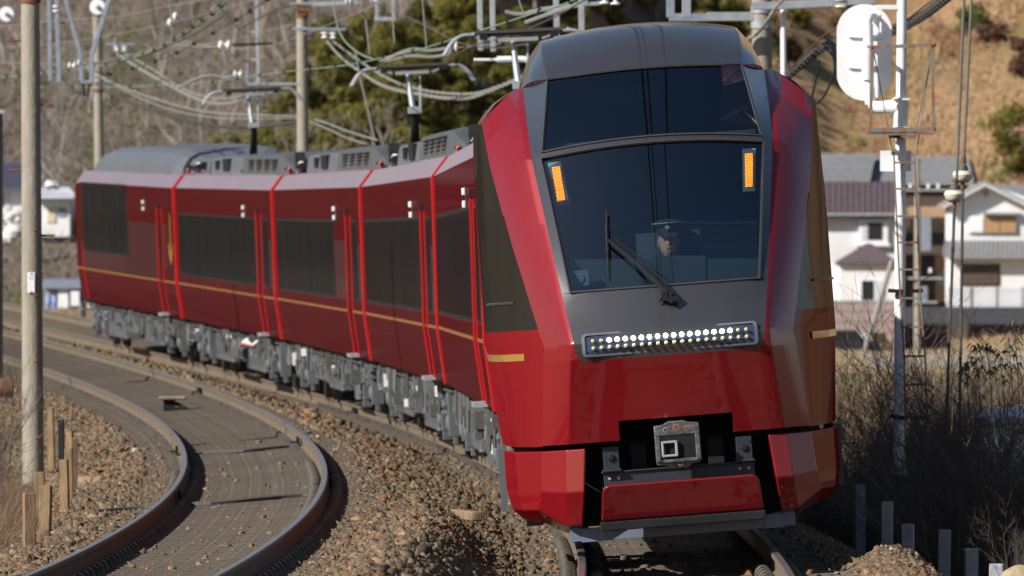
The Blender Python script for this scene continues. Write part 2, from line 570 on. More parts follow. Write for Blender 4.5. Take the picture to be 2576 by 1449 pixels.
# ------------------------------------------------------------------ railway tracks
def sweep(tr, prof, o, s0, s1, st=1.0):
    V, n = [], len(prof)
    ss = np.arange(s0, s1 + .01, st)
    for s in ss:
        for (a, z) in prof:
            V.append(TP(tr, s, o + a, z))
    fs = [(i * n + j, i * n + (j + 1) % n, (i + 1) * n + (j + 1) % n, (i + 1) * n + j) for i in range(len(ss) - 1) for j in range(n)]
    return V, fs, len(ss)
RP = [(-.0635, -.174), (-.0635, -.163), (-.012, -.148), (-.008, -.14), (-.008, -.052), (-.0325, -.036), (-.0325, -.008), (-.022, 0),
      (.022, 0), (.0325, -.008), (.0325, -.036), (.008, -.052), (.008, -.14), (.012, -.148), (.0635, -.163), (.0635, -.174)]
mi_of = [1, 1, 1, 1, 1, 1, 2, 0, 2, 1, 1, 1, 1, 1, 1, 1]
sleeper_mb = MB().box((0, 0, -.245), (2.42, .25, .13), taper=1.0)
def clip_mesh():
    m = MB()
    pts = [(.052 * math.cos(a), .012 * math.sin(2 * a), .058 * math.sin(a)) for a in np.linspace(-.35, math.pi + .35, 9)]
    m.tube(pts, .0165, 5)
    m.tube([(.0, -.05, .0), (.0, .05, .004)], .017, 5)
    return m
def track_frame(tr, s, o, z):
    p = TP(tr, s, o, z)
    a = TP(tr, s, o + .1, z) - p
    u = TP(tr, s, o, z + .1) - p
    a.normalize(); u.normalize()
    f_ = u.cross(a)
    return Matrix((a, -f_ if f_.y < 0 else f_, u)).transposed().to_4x4(), p
sleeper_src = None
clip_src = None
for tr, s_first, label in (('L', 9.0, 'empty curved railway track sweeping past on the left of the train'),
                           ('R', 9.2, 'curved railway track that the red train runs on')):
    root = tag(thing('railway_track', label, None), kind='structure')
    for o in (-.75, .75):
        V, fs, n = sweep(tr, RP, o, 6, 178)
        m = MB().add(V, fs)
        m.m = [mi_of[j] for i in range(n - 1) for j in range(len(RP))]
        m.build('rail', [RAILTOP, RAILSIDE, RAILRUST], root, recalc=False)
    stuff = MB()
    cm = clip_mesh()
    for i in range(252):
        s = s_first + .6 * i
        mt, p = track_frame(tr, s, 0, 0)
        if sleeper_src is None:
            sl_o = sleeper_mb.build('sleeper', SLEEP, root, bevel=0)
            sleeper_src = sl_o.data
        else:
            sl_o = bpy.data.objects.new('sleeper', sleeper_src)
            sc.collection.objects.link(sl_o)
            sl_o.parent = root
        sl_o.matrix_local = Matrix.Translation(p) @ mt
        for o in (-.75, .75):
            for d in (-.105, .105):
                mt, p = track_frame(tr, s, o + d, -.165)
                if i < (74 if tr == 'L' else 40):
                    if clip_src is None:
                        c = cm.build('rail_clip', CLIPM, root, smooth=True)
                        clip_src = c.data
                    else:
                        c = bpy.data.objects.new('rail_clip', clip_src)
                        sc.collection.objects.link(c)
                        c.parent = root
                    c.matrix_local = Matrix.Translation(p) @ mt
                elif tr == 'L' or i < 150:
                    full = Matrix.Translation(p) @ mt
                    stuff.box(p + Vector((0, 0, .02)), (.10, .09, .07), rot=mt.to_3x3(), taper=.6)
    st = stuff.build('far_rail_clips', CLIPM, root, recalc=False)
    st['kind'] = 'stuff'
    # insulated joints and bonds seen as dark blocks on the rails
    for s, o in (((62.5, -.75), (62.5, .75), (41.5, -.75), (42.0, .75), (95, .75)) if tr == 'L' else ((49, -.75), (66, -.75), (92, -.75))):
        mt, p = track_frame(tr, s, o, -.09)
        jb = MB().box((-.05, 0, 0), (.03, .62, .10)).box((.05, 0, 0), (.03, .62, .10)).box((-.08, .3, -.05), (.10, .12, .09))
        jo = jb.build('joint_plate', BLACK, root)
        jo.matrix_local = Matrix.Translation(p) @ mt

# ------------------------------------------------------------------ ballast stones
STONE = M('ballast_stone', (.8, .8, .8), (1.2, 1.2, 1.2), scale=30, rough=.95, tint=True, spec=.15)
def stones(name, label, n, smin, smax, lat_fn, size_fn, seed, keep=.0):
    r_ = np.random.default_rng(seed)
    base = np.array([[-1, -1, -1], [1, -1, -1], [1, 1, -1], [-1, 1, -1], [-1, -1, 1], [1, -1, 1], [1, 1, 1], [-1, 1, 1]], float) * .5
    fc = np.array([[0, 2, 1], [0, 3, 2], [4, 5, 6], [4, 6, 7], [0, 1, 5], [0, 5, 4], [1, 2, 6], [1, 6, 5], [2, 3, 7], [2, 7, 6], [3, 0, 4], [3, 4, 7]])
    s = smin + (smax - smin) * r_.random(n) ** 1.5
    la = lat_fn(r_, n)
    th = np.interp(s, _s, _th)
    x = np.interp(s, _s, _X) + np.cos(th) * la
    Y = np.interp(s, _s, _Y) + np.sin(th) * la
    z = ground_z(x, Y)
    sz = size_fn(r_, n, la, s)
    V = base[None] + r_.normal(0, .19, (n, 8, 3))
    V[:, 4:, :2] *= r_.uniform(.45, .95, (n, 1, 1))
    V *= (r_.uniform(.6, 1.3, (n, 1, 3)) * np.array([1.05, 1, .62])) * sz[:, None, None]
    q = r_.normal(size=(n, 4)); q[:, 1:3] *= .5
    q /= np.linalg.norm(q, axis=1)[:, None]
    a, b, c, d = q.T
    Rm = np.stack([np.stack([1 - 2 * (c * c + d * d), 2 * (b * c - a * d), 2 * (b * d + a * c)], -1),
                   np.stack([2 * (b * c + a * d), 1 - 2 * (b * b + d * d), 2 * (c * d - a * b)], -1),
                   np.stack([2 * (b * d - a * c), 2 * (c * d + a * b), 1 - 2 * (b * b + c * c)], -1)], 1)
    V = np.einsum('nij,nkj->nki', Rm, V)
    V += np.stack([x, Y, z + sz * .18], -1)[:, None, :]
    pal = np.array([[.235, .175, .12], [.20, .155, .115], [.27, .205, .14], [.17, .135, .105], [.29, .165, .09], [.165, .15, .135], [.36, .31, .25], [.235, .115, .065]])
    pi = r_.choice(len(pal), n, p=[.28, .24, .12, .17, .07, .07, .015, .035])
    t = pal[pi] * r_.uniform(.42, .86, (n, 1)) * np.array([1.02, .965, .88])
    F_ = (fc[None] + (np.arange(n) * 8)[:, None, None]).reshape(-1, 3)
    o = np_mesh(name, V.reshape(-1, 3), F_, STONE, np.repeat(t, 8, 0))
    return tag(o, label, 'ballast', None, 'stuff')
def sz1(r_, n, la, s):
    return np.clip(r_.lognormal(-3.5, .38, n), .014, .09)
stones('ballast_stones', 'brown ballast stones heaped between the two tracks', 64000, 9, 76,
       lambda r_, n: np.where(r_.random(n) < .82, r_.uniform(1.30, 2.4, n), r_.uniform(1.0, 2.95, n)), sz1, 5)
stones('ballast_stones', 'brown ballast stones on the left shoulder by the wooden stakes', 40000, 9, 82,
       lambda r_, n: np.where(r_.random(n) < .88, r_.uniform(-2.75, -1.3, n), r_.uniform(-3.3, -.95, n)), sz1, 6)
stones('ballast_stones', 'pale ballast stones heaped at the right edge by the concrete posts', 34000, 8, 42,
       lambda r_, n: r_.uniform(TD + 1.2, 6.4, n), lambda r_, n, la, s: np.clip(r_.lognormal(-3.75, .36, n), .012, .06), 7)
stones('ballast_stones', 'small stones scattered over the sleepers of the left track', 4200, 9, 70,
       lambda r_, n: r_.uniform(-1.2, 1.3, n), lambda r_, n, la, s: np.clip(r_.lognormal(-3.75, .42, n), .011, .07), 8)
stones('ballast_stones', 'fine gravel along the sleeper ends of the left track', 20000, 9, 60,
       lambda r_, n: np.where(r_.random(n) < .5, -1, 1) * r_.uniform(.92, 1.42, n), lambda r_, n, la, s: np.clip(r_.lognormal(-3.75, .35, n), .012, .05), 15)
stones('ballast_stones', 'small stones scattered under and before the train', 2600, 8, 50,
       lambda r_, n: TD + np.where(r_.random(n) < .5, r_.uniform(-1.4, -.8, n), r_.uniform(-1.3, 1.3, n)), lambda r_, n, la, s: np.clip(r_.lognormal(-3.3, .4, n), .015, .08), 9)
stones('ballast_stones', 'brown stones along the bank beside the thick concrete pole', 18000, 55, 125,
       lambda r_, n: r_.uniform(-3.4, -1.2, n), lambda r_, n, la, s: np.clip(r_.lognormal(-3.25, .35, n), .02, .09), 12)
stones('ballast_stones', 'far ballast between the tracks beside the rear carriages', 9000, 70, 160,
       lambda r_, n: r_.uniform(1.25, 2.5, n), lambda r_, n, la, s: np.clip(r_.lognormal(-2.8, .3, n), .03, .12), 10)
# ------------------------------------------------------------------ leading car of the train
B0 = Vector((1.34017, 67.0, -.1))
YAW, ROLL = .0045, .0772
_r = Vector((math.cos(YAW), math.sin(YAW), 0))
_a = Vector((-math.sin(YAW), math.cos(YAW), 0))
_z = Vector((0, 0, 1))
AXU = _r * math.cos(ROLL) + _z * math.sin(ROLL)
AXW = -_r * math.sin(ROLL) + _z * math.cos(ROLL)
FRONT_M = Matrix.Translation(B0) @ Matrix((AXU, _a, AXW)).transposed().to_4x4()

def px_local(px, py, v):
    """coordinates in the leading car's own frame (right, back, up) of the point at depth v behind its nose seen at a pixel"""
    Y = 67.0 + v
    for _ in range(4):
        d = at(px, py, Y) - B0
        Y += v - d.dot(_a)
    d = at(px, py, Y) - B0
    return Vector((d.dot(AXU), v, d.dot(AXW)))

ipl = lambda w_, xs, ys: float(np.interp(w_, xs, ys))
GE_u = lambda w_: ipl(w_, [1.653, 2.046, 2.6, 3.115, 3.697], [.739, .800, .875, .947, .963])
GE_v = lambda w_: ipl(w_, [1.653, 2.046, 3.115, 3.4, 3.697], [.0, .27, 1.06, 1.45, 2.2])
V_e = lambda w_: ipl(w_, [.878, 1.511, 1.653, 2.046, 2.6, 3.115, 3.45, 3.714], [.25, .02, .0, .25, .62, .985, 1.30, 1.60])
B_b = lambda w_: ipl(w_, [.878, 1.5, 2.05, 3.1], [.05, .05, .09, .13])
ARC = lambda w_: ipl(w_, [2.05, 3.1, 3.7], [.0, .075, .055])
UG = lambda w_: ipl(w_, [2.046, 3.093, 3.143, 3.714], [.731, .870, .859, .766])
BE_u = lambda w_: ipl(w_, [.878, 1.64, 2.046, 3.0, 3.697], [.835, .768, .838, .984, 1.028])
OE_u = lambda w_: ipl(w_, [.871, 1.64, 2.67, 3.1, 3.435], [1.040, .970, 1.199, 1.275, 1.311])
OE_v = lambda w_: ipl(w_, [.871, 1.64, 2.67, 3.435], [.45, .35, 1.10, 1.90])
SD_u = lambda w_: ipl(w_, [.85, 1.64, 2.65, 3.435], [1.335, 1.405, 1.40, 1.378])

def CS(u, w_, back=0.0):
    ue = GE_u(w_) if w_ > 1.653 else .739 + .09 * min(1, (1.653 - w_) / .15)
    k = max(0.0, 1 - (u / ue) ** 2)
    return Vector((u, V_e(w_) - B_b(w_) * k + back, w_ + ARC(w_) * k))
def BEp(w_):
    u = BE_u(w_)
    v = CS(u, w_).y + .008 if w_ < 1.66 else GE_v(w_) + .03
    return Vector((u, v, w_))
def mir(p):
    return Vector((-p[0], p[1], p[2]))

front = bpy.data.objects.new('train_car', None)
sc.collection.objects.link(front)
front.matrix_world = FRONT_M
TRAIN_GROUP = 'carriages of the red express train'
tag(front, 'leading red train carriage with grey windscreen mask and lit headlight strip', 'train car', TRAIN_GROUP)

def grid(mb, rows, mi=0):
    n = len(rows[0])
    vs = [p for r_ in rows for p in r_]
    return mb.add(vs, [(i * n + j, i * n + j + 1, (i + 1) * n + j + 1, (i + 1) * n + j) for i in range(len(rows) - 1) for j in range(n - 1)], mi)
lin = lambda a, b, n: [a + (b - a) * i / (n - 1) for i in range(n)]

# red shell: chin, chamfers, sides and shoulders
sh = MB()
OP = .44
low = [1.511, 1.30, 1.03, .878]
for (w1, w0) in zip(low[:-1], low[1:]):
    def cols(w_):
        e = BE_u(w_)
        return [-e, -.677, -OP, -.30, -.15, 0, .15, .30, OP, .677, e]
    for j in range(10):
        if w1 <= 1.03 and 2 <= j <= 7:
            continue
        a = [CS(cols(w1)[j], w1), CS(cols(w1)[j + 1], w1)]
        b = [CS(cols(w0)[j], w0), CS(cols(w0)[j + 1], w0)]
        if j in (0, 9):
            k = 0 if j == 0 else 1
            a[k] = BEp(w1) if j == 9 else mir(BEp(w1))
            b[k] = BEp(w0) if j == 9 else mir(BEp(w0))
        grid(sh, [a, b])
GB = [(1.511, .677), (1.535, .712), (1.58, .730), (1.653, .739), (1.80, None), (2.046, None), (2.3, None), (2.6, None), (2.85, None), (3.115, None), (3.3, None), (3.5, None), (3.697, None)]
for sgn in (1, -1):
    S = (lambda p: p) if sgn > 0 else mir
    band, fac = [], []
    for (w_, u) in GB:
        g = CS(u, w_) if u else Vector((GE_u(w_), GE_v(w_), w_))
        band.append([S(g), S(BEp(w_))])
    grid(sh, band)
    for w_ in (.878, 1.03, 1.30, 1.511, 1.535, 1.58, 1.653, 1.80, 2.046, 2.3, 2.6, 2.85, 3.115, 3.3, 3.5, 3.697):
        wo = w_ if w_ < 1.66 else 1.64 + (w_ - 1.64) * (3.435 - 1.64) / (3.697 - 1.64)
        p0_, p1_ = BEp(w_), Vector((OE_u(wo), OE_v(wo), wo))
        bl = .022 * min(1, max(0, (w_ - 1.64) / .4))
        fac.append([S(p0_.lerp(p1_, q_) + Vector((.5, -.8, .2)) * bl * 4 * q_ * (1 - q_)) for q_ in (0, .25, .5, .75, 1)])
    grid(sh, fac)
    # side behind the chamfer: lower part red
    def side_row(w_):
        o = Vector((OE_u(w_), OE_v(w_), w_))
        d = SD_u(w_)
        r_ = [o]
        for t, q in ((.10, .34), (.30, .72), (.55, .92), (1, 1)):
            r_.append(Vector((o.x + (d - o.x) * q, o.y + (3.6 - o.y) * t, w_)))
        r_.append(Vector((d, 15.4, w_)))
        return [S(p) for p in r_]
    grid(sh, [side_row(w_) for w_ in (.871, 1.25, 1.64, 1.78)], 1)
    top = [BEp(3.697), Vector((1.19, 2.08, 3.585)), Vector((1.311, 1.90, 3.435))]
    back = [Vector((1.19, 4.8, 3.66)), Vector((1.29, 4.8, 3.56)), Vector((1.378, 4.8, 3.435))]
    rear = [Vector((p.x, 15.4, p.z)) for p in back]
    grid(sh, [[S(p) for p in top], [S(p) for p in back], [S(p) for p in rear]])
    grid(sh, [[S(Vector((.963, 2.2, 3.697))), S(BEp(3.697))], [S(Vector((.98, 4.8, 3.70))), S(back[0])], [S(Vector((0, 15.4, 3.73))), S(rear[0])]])
    # red rear part of the side above the dark band
    grid(sh, [[S(Vector((SD_u(w_), 7.0, w_))), S(Vector((SD_u(w_), 15.4, w_)))] for w_ in (1.78, 2.65, 3.435)], 1)
    side = MB()
    grid(side, [side_row(w_)[:5] + [S(Vector((SD_u(w_), 7.0, w_)))] for w_ in (1.78, 2.0, 2.4, 2.67, 3.05, 3.3, 3.435)])
    side.build('side_window', NGLASS, front, smooth=True, merge=True)
    sill = MB()
    a = side_row(2.0)
    sill.tube([a[1] + S(Vector((.004, 0, 0))), a[2] + S(Vector((.004, 0, 0))), a[3] + S(Vector((.004, 0, 0)))], .011, 5)
    sill.build('window_sill', FRAMEG, front)
    gs = MB()
    ra, rb = side_row(1.60), side_row(1.545)
    k = S(Vector((.006, 0, 0)))
    grid(gs, [[p + k for p in ra[1:]], [p + k for p in rb[1:]]])
    gs.build('gold_line', GOLD, front, solid=.004)
sh.add([(-1.335, 15.4, .87), (1.335, 15.4, .87), (1.378, 15.4, 3.435), (1.19, 15.4, 3.66), (0, 15.4, 3.73), (-1.19, 15.4, 3.66), (-1.378, 15.4, 3.435)], [(0, 1, 2, 3, 4, 5, 6)])
sh.build('body_shell', [RED, RED_NOSE], front, merge=True, bevel=.014, angle=13)

# grey mask round the windscreen, roof pod
gm = MB()
def Bg(w_):
    return ipl(w_, [1.511, 1.535, 1.58, 1.653], [.677, .712, .730, .739]) if w_ <= 1.653 else GE_u(w_)
lowg = [1.511, 1.535, 1.58, 1.653, 1.80, 1.92, 2.046]
def lowpt(f_, w_):
    B = Bg(w_)
    p = CS(B * f_, w_)
    if abs(f_) > .99 and w_ > 1.653:
        p = Vector((B * f_, GE_v(w_), w_))
    return p
grid(gm, [[lowpt(f_, w_) for f_ in lin(-1, 1, 11)] for w_ in lowg])
for sgn in (1, -1):
    S = (lambda p: p) if sgn > 0 else mir
    grid(gm, [[S(CS(UG(w_), w_)), S(Vector((GE_u(w_), GE_v(w_), w_)))] for w_ in (2.046, 2.3, 2.6, 2.85, 3.093)])
    grid(gm, [[S(CS(UG(w_), w_)), S(Vector((GE_u(w_), GE_v(w_), min(w_, 3.697))))] for w_ in (3.093, 3.143, 3.3, 3.5, 3.714)])
grid(gm, [[CS(UG(w_) * f_, w_) for f_ in lin(-1, 1, 11)] for w_ in (3.093, 3.143)])
def roofrow(u, v, w_, crown, bul):
    return [Vector((u * f_, v - bul * (1 - f_ * f_), w_ + crown * (1 - f_ * f_))) for f_ in lin(-1, 1, 11)]
r0 = [CS(.766 * f_, 3.714) for f_ in lin(-1, 1, 11)]
rows = [r0, roofrow(.786, 2.0, 3.90, .065, .14), roofrow(.789, 2.6, 4.043, .075, .16), roofrow(.79, 3.3, 4.09, .085, .1), roofrow(.80, 7.0, 4.09, .08, 0), roofrow(.7, 8.6, 3.74, .0, 0)]
fine = [spline([r_[j] for r_ in rows[:4]], 6) for j in range(11)]
grid(gm, [[fine[j][i] for j in range(11)] for i in range(len(fine[0]))])
grid(gm, rows[3:])
for sgn in (1, -1):
    S = (lambda p: p) if sgn > 0 else mir
    i = 10
    pod = [(r0[i], Vector((.963, 2.2, 3.697))), (rows[1][i], Vector((.966, 2.45, 3.697))), (rows[2][i], Vector((.972, 3.2, 3.698))), (rows[3][i], Vector((.98, 4.8, 3.70))),
           (rows[4][i], Vector((.98, 7.0, 3.70))), (rows[5][i], Vector((.75, 8.7, 3.71)))]
    fa_ = spline([a for a, b in pod[:4]], 6) + [pod[4][0], pod[5][0]]
    fb_ = spline([b for a, b in pod[:4]], 6) + [pod[4][1], pod[5][1]]
    grid(gm, [[S(a), S(a.lerp(b, .33) + Vector((.03, 0, .018))), S(a.lerp(b, .67) + Vector((.03, 0, .015))), S(b)] for a, b in zip(fa_, fb_)])
gm.build('windscreen_mask', GREY, front, merge=True, bevel=.02, angle=22)

# the two panes of the windscreen and their trim
for nm, ws in (('windscreen', (2.046, 2.3, 2.6, 2.85, 3.093)), ('upper_windscreen', (3.143, 3.33, 3.52, 3.714))):
    g = MB()
    grid(g, [[CS(UG(w_) * f_, w_, .012) for f_ in lin(-1, 1, 13)] for w_ in ws])
    g.build(nm, WGLASS, front, smooth=True)
    t = MB()
    loop = [CS(UG(ws[0]) * f_, ws[0], -.004) for f_ in lin(-1, 1, 11)] + [CS(UG(w_), w_, -.004) for w_ in ws[1:]] + \
           [CS(UG(ws[-1]) * f_, ws[-1], -.004) for f_ in lin(.8, -1, 10)] + [CS(-UG(w_), w_, -.004) for w_ in ws[-2::-1]]
    t.tube(loop, .011, 4, caps=False)
    t.build('glazing_trim', FRAMEG, front)

# inside of cab and lounge
CABIN = M('cab_interior', (.06, .085, .10), (.075, .10, .115), scale=3, rough=.8)
CABB = M('cab_partition', (.25, .45, .55), (.27, .47, .57), scale=3, rough=.6)
CABM = M('cab_partition_olive', (.20, .21, .13), rough=.8)
ci = MB()
ci.box((0, 3.1, 2.55), (1.9, .04, 1.35)).box((0, 1.7, 1.93), (1.7, 2.6, .04)).box((0, 2.2, 3.20), (1.65, 1.9, .03)).box((0, 6.2, 3.6), (1.5, .04, .8))
ci.box((-.93, 2.4, 2.55), (.03, 1.4, 1.25)).box((.93, 2.4, 2.55), (.03, 1.4, 1.25))
ci.build('cab_interior', CABIN, front)
def px_box(mb, x0, y0, x1, y1, v, d, mi=0):
    q = [px_local(x, y, v) for x, y in ((x0, y1), (x1, y1), (x1, y0), (x0, y0))]
    return mb.add(q + [p + Vector((0, d, 0)) for p in q], [(0, 1, 2, 3), (7, 6, 5, 4), (0, 4, 5, 1), (1, 5, 6, 2), (2, 6, 7, 3), (3, 7, 4, 0)], mi)
pb = MB()
px_box(pb, 1637, 566, 1655, 646, 2.0, .05)
px_box(pb, 1655, 556, 1905, 562, 2.02, .05)
px_box(pb, 1655, 562, 1905, 585, 2.06, .05, 2)
px_box(pb, 1655, 585, 1905, 607, 2.05, .05, 1)
px_box(pb, 1655, 607, 1905, 650, 2.06, .05, 2)
CABD = M('cab_partition_dark', (.13, .22, .26), rough=.7)
pb.build('cab_partition', [CABB, CABM, CABD], front)
ds = MB()
px_box(ds, 1432, 652, 1640, 732, .50, .3)
px_box(ds, 1640, 643, 1775, 730, .49, .3)
px_box(ds, 1775, 650, 1908, 730, .50, .3)
ds.build('control_desk', M('control_desk', (.035, .06, .072), (.04, .066, .078), scale=2, rough=.7), front)
lp = MB()
px_box(lp, 1490, 222, 1592, 262, 2.4, .04)
px_box(lp, 1602, 214, 1665, 256, 2.4, .04)
lp.build('lounge_screen', M('lounge_screen', (.045, .06, .08), rough=.6), front)
lt = MB()
p = [px_local(x, y, 2.3) for x, y in ((1808, 297), (1818, 304), (1880, 272), (1874, 262))]
lt.add(p + [q + Vector((0, .03, 0)) for q in p], [(0, 1, 2, 3), (7, 6, 5, 4), (0, 4, 5, 1), (1, 5, 6, 2), (2, 6, 7, 3), (3, 7, 4, 0)])
lt.build('reflection_slab', M('tan_reflection', (.42, .36, .24), rough=.6), front)  # bright tan reflection in the upper pane, modelled as a slab
spk = MB()
q = px_local(1458, 700, .42)
spk.box(q, (.14, .02, .12)).lathe([(.035, -.02), (.035, -.01), (.02, -.006)], 14, q, axis='y')
spk.build('cab_camera', CABD, front)

# amber displays behind the lower pane
AMB = emit('amber_display', (1.0, .30, .012), 3.2, True)
for c in (((1388, 421), (1408, 418), (1422, 503), (1402, 506)), ((1874, 386), (1894, 385), (1893, 469), (1875, 470))):
    ctr = [sum(p[0] for p in c) / 4, sum(p[1] for p in c) / 4]
    vb = .85
    big = MB()
    q = [px_local(ctr[0] + (x - ctr[0]) * 1.65, ctr[1] + (y - ctr[1]) * 1.28, vb + .05) for x, y in c]
    big.add(q + [p + Vector((0, .05, 0)) for p in q], [(3, 2, 1, 0), (4, 5, 6, 7), (0, 1, 5, 4), (1, 2, 6, 5), (2, 3, 7, 6), (3, 0, 4, 7)])
    bo = big.build('display_case', CABD, front)
    q = [px_local(x, y, vb + .04) for x, y in c]
    s_ = MB().add(q + [p + Vector((0, .008, 0)) for p in q], [(3, 2, 1, 0), (4, 5, 6, 7), (0, 1, 5, 4), (1, 2, 6, 5), (2, 3, 7, 6), (3, 0, 4, 7)])
    s_.build('amber_display', AMB, bo)

# headlight strip
def rrect(u, w0, w1, r_, n=5):
    pts = []
    for cx, cy, a0 in ((u - r_, w1 - r_, 0), (-u + r_, w1 - r_, 90), (-u + r_, w0 + r_, 180), (u - r_, w0 + r_, 270)):
        for i in range(n):
            a = R(a0 + 90 * i / (n - 1))
            pts.append((cx + r_ * math.cos(a), cy + r_ * math.sin(a)))
    return pts
hl = MB()
outer, inner = rrect(.678, 1.541, 1.722, .03), rrect(.655, 1.557, 1.706, .022)
n = len(outer)
V = [CS(u, w_, .02) for u, w_ in outer] + [CS(u, w_, -.031) for u, w_ in outer] + [CS(u, w_, -.031) for u, w_ in inner] + [CS(u, w_, -.016) for u, w_ in inner]
hl.add(V, [(k * n + i, k * n + (i + 1) % n, (k + 1) * n + (i + 1) % n, (k + 1) * n + i) for k in range(3) for i in range(n)])
ho = hl.build('headlight_unit', M('headlight_bezel', (.11, .12, .15), rough=.3, coat=1), front, smooth=True)
hb = MB()
hb.add([CS(u, w_, -.017) for u, w_ in inner] + [CS(0, 1.631, -.017)], [(i, (i + 1) % n, n) for i in range(n)])
hb.build('lamp_bed', M('lamp_bed', (.035, .045, .09), rough=.12, coat=1), ho)
LIT = emit('lit_led', (1.0, .98, .92), 7.0)
DIM = M('unlit_led', (.62, .60, .30), (.55, .54, .25), scale=40, rough=.3, coat=1)
for k in range(20):
    u = -.592 + .0623 * k
    for w_, lit in ((1.662, 2 <= k <= 17), (1.606, False)):
        c = CS(u, w_, -.020)
        r_ = .0185 if lit else .015
        MB().lathe([(r_, .0), (r_, -.012), (r_ * .6, -.018)], 10, c, axis='y').build('lamp', LIT if lit else DIM, ho)

# wiper
def surf(px, py, off):
    v = .5
    for _ in range(6):
        p = px_local(px, py, v)
        v = CS(p.x, p.z - ARC(p.z) * .8).y - off
    return px_local(px, py, v)
wi = MB()
wi.tube([surf(1527, 530, .03), surf(1527, 600, .045), surf(1532, 697, .03)], .009, 5)
wi.tube([surf(1526, 560, .05), surf(1529, 640, .05)], .013, 5)
wi.tube([surf(1528, 602, .06), surf(1610, 668, .075), surf(1690, 745, .06)], [.012, .016, .024], 6)
wi.tube([surf(1545, 600, .06), surf(1625, 660, .07), surf(1700, 742, .05)], .008, 5)
wi.box(surf(1672, 745, .05), (.05, .06, .07)).box(surf(1694, 752, .04), (.07, .06, .05))
wi.tube([surf(1658, 760, .03), surf(1668, 745, .06), surf(1690, 760, .07), surf(1704, 752, .05)], .01, 5)
wi.build('wiper', BLACK, front, smooth=True)

# chin: skirts, coupler, beams
for sgn in (1, -1):
    S = (lambda p: p) if sgn > 0 else mir
    sk = MB()
    tp = [Vector(p) for p in ((.711, .26, .836), (.854, .30, .836), (1.046, .48, .836), (1.25, 1.2, .834), (1.335, 2.4, .832))]
    md = [Vector(p) for p in ((.745, .25, .50), (.88, .30, .50), (1.075, .50, .52), (1.25, 1.2, .52), (1.335, 2.4, .52))]
    bt = [Vector(p) for p in ((.775, .36, .25), (.903, .42, .246), (1.103, .62, .377), (1.23, 1.2, .372), (1.30, 2.3, .36))]
    b2 = [Vector(p) for p in ((.775, .62, .19), (.90, .75, .18), (1.05, .9, .26), (1.15, 1.3, .28), (1.22, 2.2, .28))]
    grid(sk, [[S(p) for p in r_] for r_ in (tp, md, bt, b2)])
    sk.m = [1 if k % 4 >= 2 else 0 for k in range(len(sk.f))]
    sk.build('skirt', [RED, RED_NOSE], front, merge=True, solid=.035, bevel=.012, angle=8)
fr = MB()
fr.box((0, 1.0, .62), (1.95, .5, .80)).box((0, 1.6, .95), (1.9, 1.6, .10)).box((.66, 1.1, .55), (.10, .5, .5)).box((-.66, 1.1, .55), (.10, .5, .5))
fr.build('front_frame', BLACK, front, bevel=.01)
hd = MB().prism([(-.46, .87), (.46, .87), (.46, 1.0), (.40, 1.05), (-.40, 1.05), (-.46, 1.0)], .25, c=(0, .75, 0))
hd.build('coupler_recess', BLACK, front)
cp = MB()
plate = [(-.175, .97), (-.175, .70), (-.168, .665), (-.10, .66), (-.07, .632), (.07, .632), (.10, .66), (.168, .67), (.175, .70), (.175, .975), (.09, .985), (.06, 1.0), (-.06, 1.0), (-.11, .975)]
cp.prism(plate, .07, c=(0, .05, 0))
cp.box((0, .045, .925), (.35, .05, .07)).box((-.155, .03, .79), (.04, .09, .20)).box((.155, .03, .79), (.04, .09, .20)).box((0, .03, .695), (.33, .06, .03))
co = cp.build('coupler', M('cast_steel', (.19, .193, .20), (.09, .09, .095), scale=12, rough=.42, metal=.6, bump=.2, bscale=25), front, bevel=.008)
MB().box((.03, .035, .79), (.25, .028, .17)).build('coupler_mouth', BLACK, co)
kn = MB().box((-.065, .015, .84), (.12, .06, .02)).box((-.065, .015, .735), (.12, .06, .02)).box((-.118, .015, .79), (.02, .06, .12)).box((-.012, .015, .79), (.022, .06, .12))
kn.build('coupler_head', STEEL, co, bevel=.006)
for u, w_, r_ in ((0, .945, .030), (-.085, .935, .022), (.085, .935, .022), (.01, .675, .026)):
    MB().lathe([(r_, .035), (r_, .018), (r_ * .65, .016), (r_ * .6, .03)], 14, (u, 0, w_), axis='y').build('bolt', RUSTG, co)
bb = MB()
bb.box((0, .34, .575), (1.17, .08, .115)).box((0, .33, .515), (1.2, .12, .02)).box((0, .33, .637), (1.2, .10, .014))
bo = bb.build('cross_beam', DARKB, front, bevel=.005)
for u in (-.54, -.47, .47, .54):
    MB().lathe([(.012, 0), (.012, -.012)], 10, (u, .30, .59), axis='y').build('bolt', STEEL, bo)
for u in (-.516, .516):
    m = MB().box((u, .36, .745), (.125, .14, .18)).box((u, .32, .65), (.15, .16, .02))
    o = m.build('socket_box', DARKB, front, bevel=.006)
    MB().lathe([(.028, .29), (.028, .275), (.018, .27)], 14, (u, 0, .75), axis='y').build('socket', BLACK, o)
for u in (-.3, .3):
    MB().box((u, .55, .72), (.13, .3, .26)).build('side_bracket', BLACK, front, bevel=.01)
pn = MB()
prof = [(-.635, .262), (-.61, .50), (-.585, .535), (-.55, .545), (.55, .545), (.585, .535), (.61, .50), (.635, .262)]
pn.add([(u, .02 + (.545 - z) * .55, z) for u, z in prof] + [(u * .97, .30, z - .005) for u, z in prof],
       [tuple(range(8)), tuple(range(15, 7, -1))] + [(i, 8 + i, 8 + (i + 1) % 8, (i + 1) % 8) for i in range(8)])
pn.build('skirt_panel', RED, front, bevel=.02, angle=25)
MB().box((0, .22, .225), (1.28, .22, .07)).build('lower_lip', BLACK, front, bevel=.01)
pw = MB()
